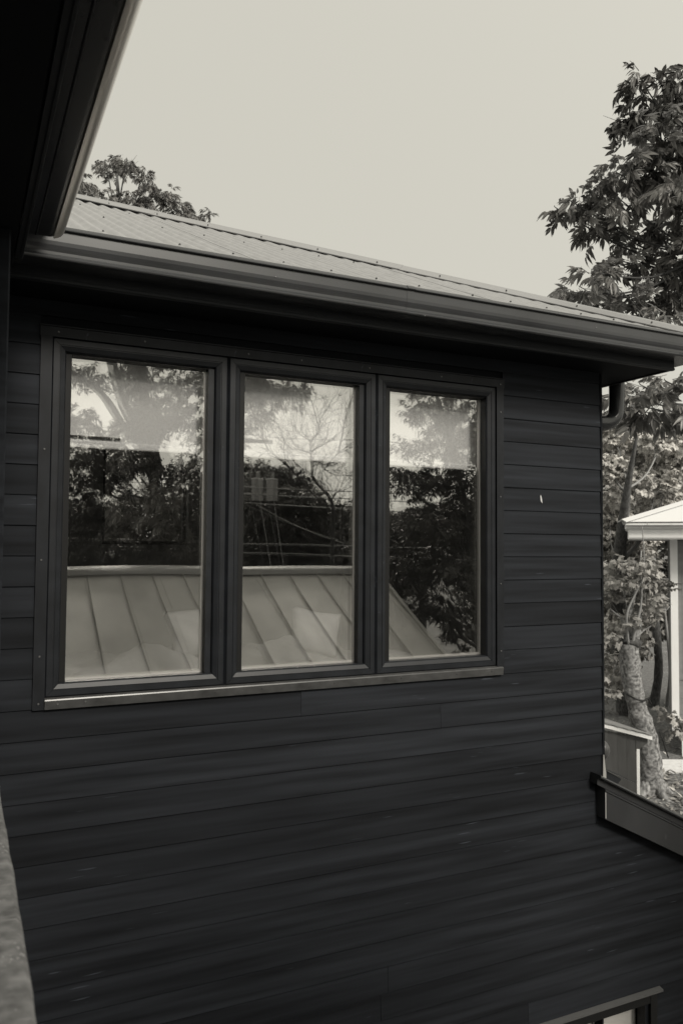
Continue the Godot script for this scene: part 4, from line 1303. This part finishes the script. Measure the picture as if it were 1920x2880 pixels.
const YARD := ["dark far tree right behind the twin-stemmed shaded tree", "dark far tree behind the pale neighbour house", "dark far tree next to the house wall corner, behind the broad-leaved tree"]

func trees_in_view() -> void:
	# tall tree right of the house, long drooping leaves
	var big := []
	for i in 4:
		big.append(compound_leaf(10 + i, 5, 0.15, 0.085, 0.033, 4))
	for i in 2:
		big.append(plain_spray(16 + i, 13, 0.085, 0.032, 0.15))
	var R := [[Vector3(5.08, 4.73, -1.27), 0.23], [Vector3(5.19, 4.60, -1.56), 0.20], [Vector3(4.85, 4.16, -0.94), 0.20], [Vector3(5.25, 4.47, -1.07), 0.19], [Vector3(5.06, 3.92, -1.02), 0.24], [Vector3(4.85, 3.85, -1.06), 0.17], [Vector3(4.71, 3.86, -1.23), 0.19], [Vector3(4.70, 3.82, -1.42), 0.16], [Vector3(4.54, 3.68, -1.56), 0.14], [Vector3(4.52, 3.68, -1.73), 0.09], [Vector3(4.74, 3.58, -1.49), 0.17], [Vector3(4.86, 3.53, -1.73), 0.10], [Vector3(4.77, 3.62, -1.24), 0.15], [Vector3(5.33, 3.58, -1.72), 0.15], [Vector3(5.07, 3.64, -0.90), 0.22], [Vector3(5.48, 3.61, -1.41), 0.18], [Vector3(5.40, 3.27, -1.19), 0.21], [Vector3(5.03, 3.24, -1.52), 0.15], [Vector3(4.53, 2.99, -1.31), 0.13], [Vector3(4.39, 2.84, -1.45), 0.12], [Vector3(4.68, 2.99, -1.97), 0.07], [Vector3(5.13, 3.03, -1.94), 0.16], [Vector3(4.87, 2.86, -1.35), 0.15], [Vector3(5.37, 3.21, -1.51), 0.16], [Vector3(5.57, 2.96, -1.63), 0.21], [Vector3(5.77, 3.03, -1.55), 0.19], [Vector3(5.04, 2.55, -1.03), 0.15], [Vector3(5.22, 4.05, -0.82), 0.28], [Vector3(5.39, 3.56, -0.90), 0.30], [Vector3(6.00, 3.24, -1.41), 0.33], [Vector3(5.20, 4.64, -0.86), 0.20], [Vector3(4.37, 1.86, -0.90), 0.10], [Vector3(4.68, 1.95, -0.95), 0.14], [Vector3(4.53, 1.89, -0.55), 0.13], [Vector3(4.37, 1.69, -0.83), 0.10], [Vector3(4.48, 1.71, -0.68), 0.14], [Vector3(4.62, 1.69, -0.57), 0.13], [Vector3(4.88, 1.80, -0.61), 0.16]]
	var t := thing("drooping_leaf_tree", "tall dark tree with long drooping leaves rising past the roof corner", "tree", Vector3(6.6, -2.4, -0.9))
	limb(t, "trunk", [Vector3(6.6, -2.6, -0.9), Vector3(6.45, 0.0, -1.0), Vector3(6.2, 2.2, -1.15), Vector3(5.85, 3.4, -1.2), Vector3(5.5, 4.4, -1.15)], [0.17, 0.14, 0.10, 0.06, 0.02], M.bark_dark)
	limbs_to(t, [Vector3(6.45, 0.4, -1.0), Vector3(6.2, 2.2, -1.15), Vector3(5.85, 3.4, -1.2), Vector3(5.6, 4.0, -1.15)], R, 0.016, M.twig, 31)
	foliage(t, R, big, leaf_mat(0.13, 0.5, 0.42), 88.0, 1.0, 0.9, 101, 290, 0.65, 1.3)
	# tree over the roof at the left
	var far_leaf := []
	for i in 3:
		far_leaf.append(compound_leaf(30 + i, 5, 0.20, 0.115, 0.036, 3))
	var L := [[Vector3(1.58, 7.36, -11.42), 0.20], [Vector3(2.02, 7.92, -11.73), 0.24], [Vector3(2.15, 7.45, -10.41), 0.20], [Vector3(2.50, 7.49, -10.77), 0.16], [Vector3(2.56, 7.21, -10.48), 0.12], [Vector3(1.91, 6.93, -10.71), 0.2], [Vector3(2.29, 6.92, -10.69), 0.22], [Vector3(2.70, 7.11, -10.77), 0.24], [Vector3(2.97, 7.15, -10.73), 0.20], [Vector3(3.22, 7.01, -10.87), 0.2], [Vector3(3.40, 6.81, -10.58), 0.14], [Vector3(3.77, 6.98, -10.87), 0.10], [Vector3(2.52, 6.70, -10.63), 0.24], [Vector3(1.84, 7.31, -12.12), 0.16], [Vector3(1.25, 7.11, -10.90), 0.31], [Vector3(1.13, 7.92, -12.06), 0.33], [Vector3(1.64, 6.59, -11.44), 0.41], [Vector3(2.42, 6.52, -11.32), 0.50], [Vector3(3.01, 6.10, -10.31), 0.47]]
	t = thing("roofline_tree", "feathery dark tree rising behind the ridge of the metal roof", "tree", Vector3(2.3, -2.4, -11.0))
	limb(t, "trunk", [Vector3(2.3, -2.6, -11.0), Vector3(2.25, 1.0, -11.0), Vector3(2.2, 4.5, -11.0), Vector3(2.15, 6.6, -11.0), Vector3(2.1, 7.6, -11.1)], [0.2, 0.17, 0.13, 0.05, 0.015], M.bark_dark)
	limbs_to(t, [Vector3(2.2, 4.8, -11.0), Vector3(2.15, 6.6, -11.0)], L, 0.025, M.twig, 32)
	foliage(t, L, far_leaf, leaf_mat(0.12, 0.3), 95.0, 0.68, 0.9, 102, 120, 0.7, 1.3)
	# bush seen through the back window of the room
	var BT := [[Vector3(1.26, 1.42, -5.28), 0.15], [Vector3(1.54, 1.24, -5.43), 0.20], [Vector3(1.72, 1.11, -4.71), 0.19], [Vector3(1.21, 1.02, -5.22), 0.19], [Vector3(1.54, 0.88, -4.94), 0.21], [Vector3(1.83, 0.78, -4.75), 0.19], [Vector3(1.25, 0.73, -5.12), 0.17], [Vector3(1.96, 1.22, -4.89), 0.15], [Vector3(1.4, 0.4, -5.1), 0.35], [Vector3(1.9, 0.3, -5.0), 0.35], [Vector3(1.0, 1.0, -5.6), 0.3], [Vector3(2.2, 0.9, -5.4), 0.3], [Vector3(1.4, 1.7, -5.6), 0.3], [Vector3(1.9, 1.65, -5.5), 0.3], [Vector3(2.3, 1.4, -5.8), 0.35], [Vector3(1.7, 2.1, -5.9), 0.35], [Vector3(1.0, 1.5, -5.8), 0.3], [Vector3(2.2, 2.0, -6.0), 0.3]]
	t = thing("window_bush", "pale leafy bush outside the back window, seen through the room", "bush", Vector3(1.6, -2.45, -5.2))
	limb(t, "stem", [Vector3(1.6, -2.5, -5.2), Vector3(1.62, -0.5, -5.2), Vector3(1.5, 0.7, -5.1)], [0.09, 0.07, 0.03], M.bark)
	limbs_to(t, [Vector3(1.6, -0.6, -5.2), Vector3(1.55, 0.3, -5.1)], BT, 0.02, M.pale_twig, 33)
	foliage(t, BT, far_leaf, leaf_mat(0.36, 0.4), 80.0, 0.8, 1.25, 103)
	# leaning pollard with rough bark
	var lob := []
	for i in 3:
		lob.append(lobed_spray(90 + i, 8, 0.14))
	t = thing("leaning_trunk_tree", "leaning pale trunk of rough mottled bark with leafy shoots from its cut top", "tree", Vector3(7.56, -2.46, -3.64))
	var nz := FastNoiseLite.new()
	nz.seed = 3
	nz.frequency = 7.0
	nz.fractal_octaves = 4
	var tp := [Vector3(7.56, -2.50, -3.64), Vector3(7.56, -2.42, -3.64), Vector3(7.55, -2.28, -3.63), Vector3(7.53, -2.04, -3.63), Vector3(7.50, -1.81, -3.63), Vector3(7.43, -1.58, -3.65), Vector3(7.38, -1.42, -3.67), Vector3(7.33, -1.19, -3.68), Vector3(7.28, -0.88, -3.69), Vector3(7.26, -0.56, -3.69)]
	var lp := []
	for v in tp:
		lp.append(v - t.position)
	var s := spline(lp, [0.20, 0.175, 0.148, 0.138, 0.132, 0.130, 0.122, 0.117, 0.122, 0.115], 8)
	put(t, "trunk", tube(s[0], s[1], 40, 0.22, nz), M.bark)
	put(t, "cut_collar", tube([lp[9] + Vector3(0, -0.03, 0), lp[9] + Vector3(0.02, 0.02, 0), lp[9] + Vector3(0.0, 0.07, 0)], [0.13, 0.145, 0.07], 24, 0.5, nz), M.bark_dark)
	for k in 5:
		var a := TAU * k / 5.0 + 0.4
		put(t, "root", tube([lp[2] + Vector3(cos(a) * 0.08, -0.02, sin(a) * 0.08), lp[0] + Vector3(cos(a) * 0.24, 0.03, sin(a) * 0.24), lp[0] + Vector3(cos(a) * 0.55, -0.03, sin(a) * 0.55)], [0.08, 0.05, 0.02], 10, 0.3, nz), M.bark)
	var shoots := [[[Vector3(7.18, -0.58, -3.62), Vector3(7.07, -0.23, -3.54), Vector3(7.11, -0.05, -3.51), Vector3(7.20, 0.16, -3.46), Vector3(7.25, 0.38, -3.42), Vector3(7.2, 0.9, -3.4)], 0.016], [[Vector3(7.24, -0.6, -3.62), Vector3(7.24, -0.37, -3.57), Vector3(7.27, -0.24, -3.55), Vector3(7.30, -0.09, -3.53), Vector3(7.31, 0.17, -3.52), Vector3(7.42, 0.45, -3.6)], 0.025], [[Vector3(7.30, 0.10, -3.53), Vector3(7.43, 0.24, -3.45), Vector3(7.61, 0.25, -3.37)], 0.008], [[Vector3(7.28, -0.58, -3.72), Vector3(7.25, -0.29, -3.79), Vector3(7.17, -0.20, -3.82), Vector3(7.10, -0.14, -3.85)], 0.02], [[Vector3(7.34, -0.6, -3.75), Vector3(7.61, -0.45, -3.82), Vector3(7.76, -0.35, -3.77), Vector3(7.95, -0.12, -3.67)], 0.018], [[Vector3(7.33, -0.57, -3.75), Vector3(7.41, -0.35, -3.83), Vector3(7.45, -0.24, -3.80), Vector3(7.50, -0.03, -3.77), Vector3(7.6, 0.6, -3.8)], 0.03]]
	shoots.append([[Vector3(7.30, -0.66, -3.69), Vector3(7.36, -0.42, -3.66), Vector3(7.40, -0.26, -3.66), Vector3(7.46, -0.05, -3.7)], 0.07])
	shoots.append([[Vector3(7.24, -0.66, -3.68), Vector3(7.22, -0.40, -3.70), Vector3(7.26, -0.2, -3.68), Vector3(7.33, 0.05, -3.66), Vector3(7.45, 0.4, -3.7)], 0.045])
	for q in shoots:
		var rad := []
		for k in q[0].size():
			rad.append(lerpf(q[1], q[1] * 0.3, float(k) / (q[0].size() - 1)))
		limb(t, "shoot", q[0], rad, M.bark if q[1] > 0.04 else M.pale_twig, 4, 9, 0.15)
	var F := [[Vector3(7.43, -0.33, -3.95), 0.12], [Vector3(7.80, -0.22, -3.86), 0.15], [Vector3(7.53, 0.01, -3.75), 0.18], [Vector3(7.33, -1.07, -4.01), 0.16], [Vector3(7.41, -0.90, -4.18), 0.14], [Vector3(7.83, -0.69, -3.98), 0.11], [Vector3(7.14, -1.20, -3.90), 0.10], [Vector3(7.28, 0.40, -3.80), 0.17], [Vector3(7.45, 0.35, -3.63), 0.17], [Vector3(7.20, 0.01, -3.98), 0.14], [Vector3(7.33, 0.22, -3.5), 0.13], [Vector3(7.5, -0.02, -3.48), 0.11], [Vector3(7.18, -0.28, -3.55), 0.09], [Vector3(7.62, 0.16, -3.55), 0.13], [Vector3(7.22, 0.42, -3.5), 0.12], [Vector3(7.05, -0.5, -3.75), 0.12], [Vector3(7.12, 0.2, -3.7), 0.12]]
	limbs_to(t, [Vector3(7.3, -0.5, -3.8), Vector3(7.41, -0.35, -3.83), Vector3(7.5, 0.1, -3.75), Vector3(7.2, 0.2, -3.5)], F, 0.008, M.pale_twig, 34)
	foliage(t, F, lob, leaf_mat(0.28, 0.5), 110.0, 0.45, 1.0, 104, 160, 0.7, 1.3, "leaf_spray")
	var SP := [[Vector3(7.70, -1.43, -3.45), 0.06], [Vector3(7.78, -1.55, -3.44), 0.07], [Vector3(7.86, -1.56, -3.40), 0.05], [Vector3(7.72, -1.68, -3.45), 0.07]]
	foliage(t, SP, lob, leaf_mat(0.24, 0.4), 130.0, 0.5, 1.0, 105, 40, 0.9, 1.3, "leaf_spray")
	# cable slung round the trunk
	var cb := thing("cable_loop", "black cable slung loosely round the leaning trunk", "cable", Vector3(7.33, -1.25, -3.55))
	var cp := [Vector3(7.18, -1.19, -3.66), Vector3(7.21, -1.225, -3.56), Vector3(7.28, -1.25, -3.53), Vector3(7.36, -1.255, -3.53), Vector3(7.44, -1.24, -3.56), Vector3(7.49, -1.27, -3.60), Vector3(7.55, -1.33, -3.62)]
	var cl2 := []
	var cr := []
	for v in cp:
		cl2.append(v - cb.position)
		cr.append(0.011)
	var cs := spline(cl2, cr, 4)
	put(cb, "cable", tube(cs[0], cs[1], 8), M.cable)
	var cc := thing("hanging_cable", "thin black cable hanging down along the lower trunk", "cable", Vector3(7.65, -1.7, -3.5))
	var hp := []
	for v in [Vector3(7.58, -1.66, -3.52), Vector3(7.62, -1.77, -3.50), Vector3(7.655, -1.89, -3.49), Vector3(7.69, -1.99, -3.48)]:
		hp.append(v - cc.position)
	put(cc, "cable", tube(hp, [0.008, 0.009, 0.009, 0.008], 8), M.cable)
	# broad-leaved trees further back
	var far_lob := []
	for i in 3:
		far_lob.append(lobed_spray(95 + i, 10, 0.14))
	var M1 := [[Vector3(10.32, 2.69, -7.00), 0.32], [Vector3(11.09, 2.60, -7.24), 0.37], [Vector3(10.51, 2.51, -6.08), 0.38], [Vector3(11.23, 2.35, -6.35), 0.39], [Vector3(9.90, 2.01, -6.69), 0.31], [Vector3(10.18, 1.77, -6.46), 0.34], [Vector3(10.72, 1.79, -6.39), 0.38], [Vector3(11.31, 1.66, -6.9), 0.39], [Vector3(10.25, 1.34, -7.06), 0.32], [Vector3(10.73, 1.19, -7.12), 0.36], [Vector3(10.26, 0.71, -7.13), 0.30], [Vector3(10.88, 0.47, -7.37), 0.34], [Vector3(10.03, 0.01, -6.84), 0.31], [Vector3(11.52, 0.38, -7.86), 0.33], [Vector3(10.41, 0.11, -6.8), 0.30], [Vector3(11.09, -0.10, -7.57), 0.37], [Vector3(11.0, -0.47, -7.3), 0.32], [Vector3(10.63, -0.58, -7.30), 0.32], [Vector3(10.42, -0.74, -6.9), 0.31], [Vector3(10.8, -0.83, -7.2), 0.23], [Vector3(11.61, -1.35, -8.0), 0.29], [Vector3(11.00, -1.15, -7.96), 0.25], [Vector3(11.54, 2.0, -6.8), 0.47], [Vector3(11.25, 0.90, -7.6), 0.37], [Vector3(11.95, 1.5, -7.6), 0.42], [Vector3(11.88, 0.8, -8.0), 0.34], [Vector3(9.87, -1.42, -6.75), 0.23]]
	t = thing("broad_leaf_tree", "sunlit broad-leaved tree filling the gap between the wall and the pale house", "tree", Vector3(11.0, -2.45, -7.6))
	limb(t, "trunk", [Vector3(11.0, -2.6, -7.4), Vector3(10.6, -1.0, -7.2), Vector3(10.0, 0.4, -6.6), Vector3(9.4, 1.6, -5.8), Vector3(9.2, 2.4, -5.4)], [0.2, 0.16, 0.12, 0.06, 0.02], M.bark_dark)
	limbs_to(t, [Vector3(10.6, -1.0, -7.2), Vector3(10.0, 0.4, -6.6), Vector3(9.4, 1.6, -5.8)], M1, 0.025, M.pale_twig, 35)
	foliage(t, M1, far_lob, leaf_mat(0.42, 0.5), 125.0, 0.5, 1.05, 106, 280, 0.65, 1.35, "leaf_spray")
	var M2 := [[Vector3(12.67, 3.16, -9.51), 0.58], [Vector3(14.09, 2.68, -9.86), 0.72], [Vector3(13.06, 2.81, -7.95), 0.63], [Vector3(12.63, 1.59, -9.23), 0.67], [Vector3(13.12, 1.38, -8.48), 0.65], [Vector3(12.19, 0.27, -8.80), 0.64], [Vector3(13.25, -0.11, -8.62), 0.65], [Vector3(12.97, -1.19, -9.35), 0.5], [Vector3(13.87, -1.0, -9.08), 0.5], [Vector3(12.95, -0.76, -9.98), 0.50], [Vector3(12.28, 1.21, -9.80), 0.78], [Vector3(12.81, 2.76, -10.35), 0.81], [Vector3(13.96, 0.27, -8.32), 0.75]]
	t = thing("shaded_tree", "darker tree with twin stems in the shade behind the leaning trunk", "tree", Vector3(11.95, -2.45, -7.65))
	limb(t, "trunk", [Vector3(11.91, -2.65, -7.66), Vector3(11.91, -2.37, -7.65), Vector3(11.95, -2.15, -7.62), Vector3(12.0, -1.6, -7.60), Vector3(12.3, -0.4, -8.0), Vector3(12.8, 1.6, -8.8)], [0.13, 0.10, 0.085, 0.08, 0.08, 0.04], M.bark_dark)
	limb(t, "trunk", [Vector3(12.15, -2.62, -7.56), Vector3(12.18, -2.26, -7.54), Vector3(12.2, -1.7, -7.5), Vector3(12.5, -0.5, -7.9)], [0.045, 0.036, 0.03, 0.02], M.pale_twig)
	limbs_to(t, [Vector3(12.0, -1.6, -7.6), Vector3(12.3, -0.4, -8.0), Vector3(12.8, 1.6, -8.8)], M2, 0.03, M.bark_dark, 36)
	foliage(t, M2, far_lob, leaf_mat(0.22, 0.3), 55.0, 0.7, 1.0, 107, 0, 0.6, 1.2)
	# trees closing the view far back
	var r := RandomNumberGenerator.new()
	var spots := [Vector3(16, 0, -15), Vector3(20, 0, -17), Vector3(13, 0, -17)]
	for i in spots.size():
		r.seed = 500 + i
		var p: Vector3 = spots[i]
		var gy := yard_height(p.x, p.z)
		var tt := thing("yard_tree", YARD[i], "tree", Vector3(p.x, gy, p.z), "trees at the far end of the yard")
		limb(tt, "trunk", [p + Vector3(0, gy - 0.1, 0), p + Vector3(0.1, gy + 1.5, 0), p + Vector3(0, gy + 3.6, 0)], [0.22, 0.18, 0.08], M.bark_dark)
		var cl := []
		var high := 3.0 if i < 4 else 1.6
		for k in 22:
			var d := Vector3(r.randfn(), r.randfn(), r.randfn()).normalized()
			cl.append([p + Vector3(d.x * 1.5, gy + 1.0 + high * 0.55 + d.y * high * 0.5, d.z * 1.3), r.randf_range(0.5, 0.8)])
		limbs_to(tt, [p + Vector3(0, gy + 1.0, 0), p + Vector3(0, gy + 2.6, 0)], cl, 0.04, M.bark_dark, 510 + i)
		foliage(tt, cl, far_lob, leaf_mat(0.14, 0.3), 16.0, 1.0, 1.0, 520 + i, 0, 0.6, 1.2)
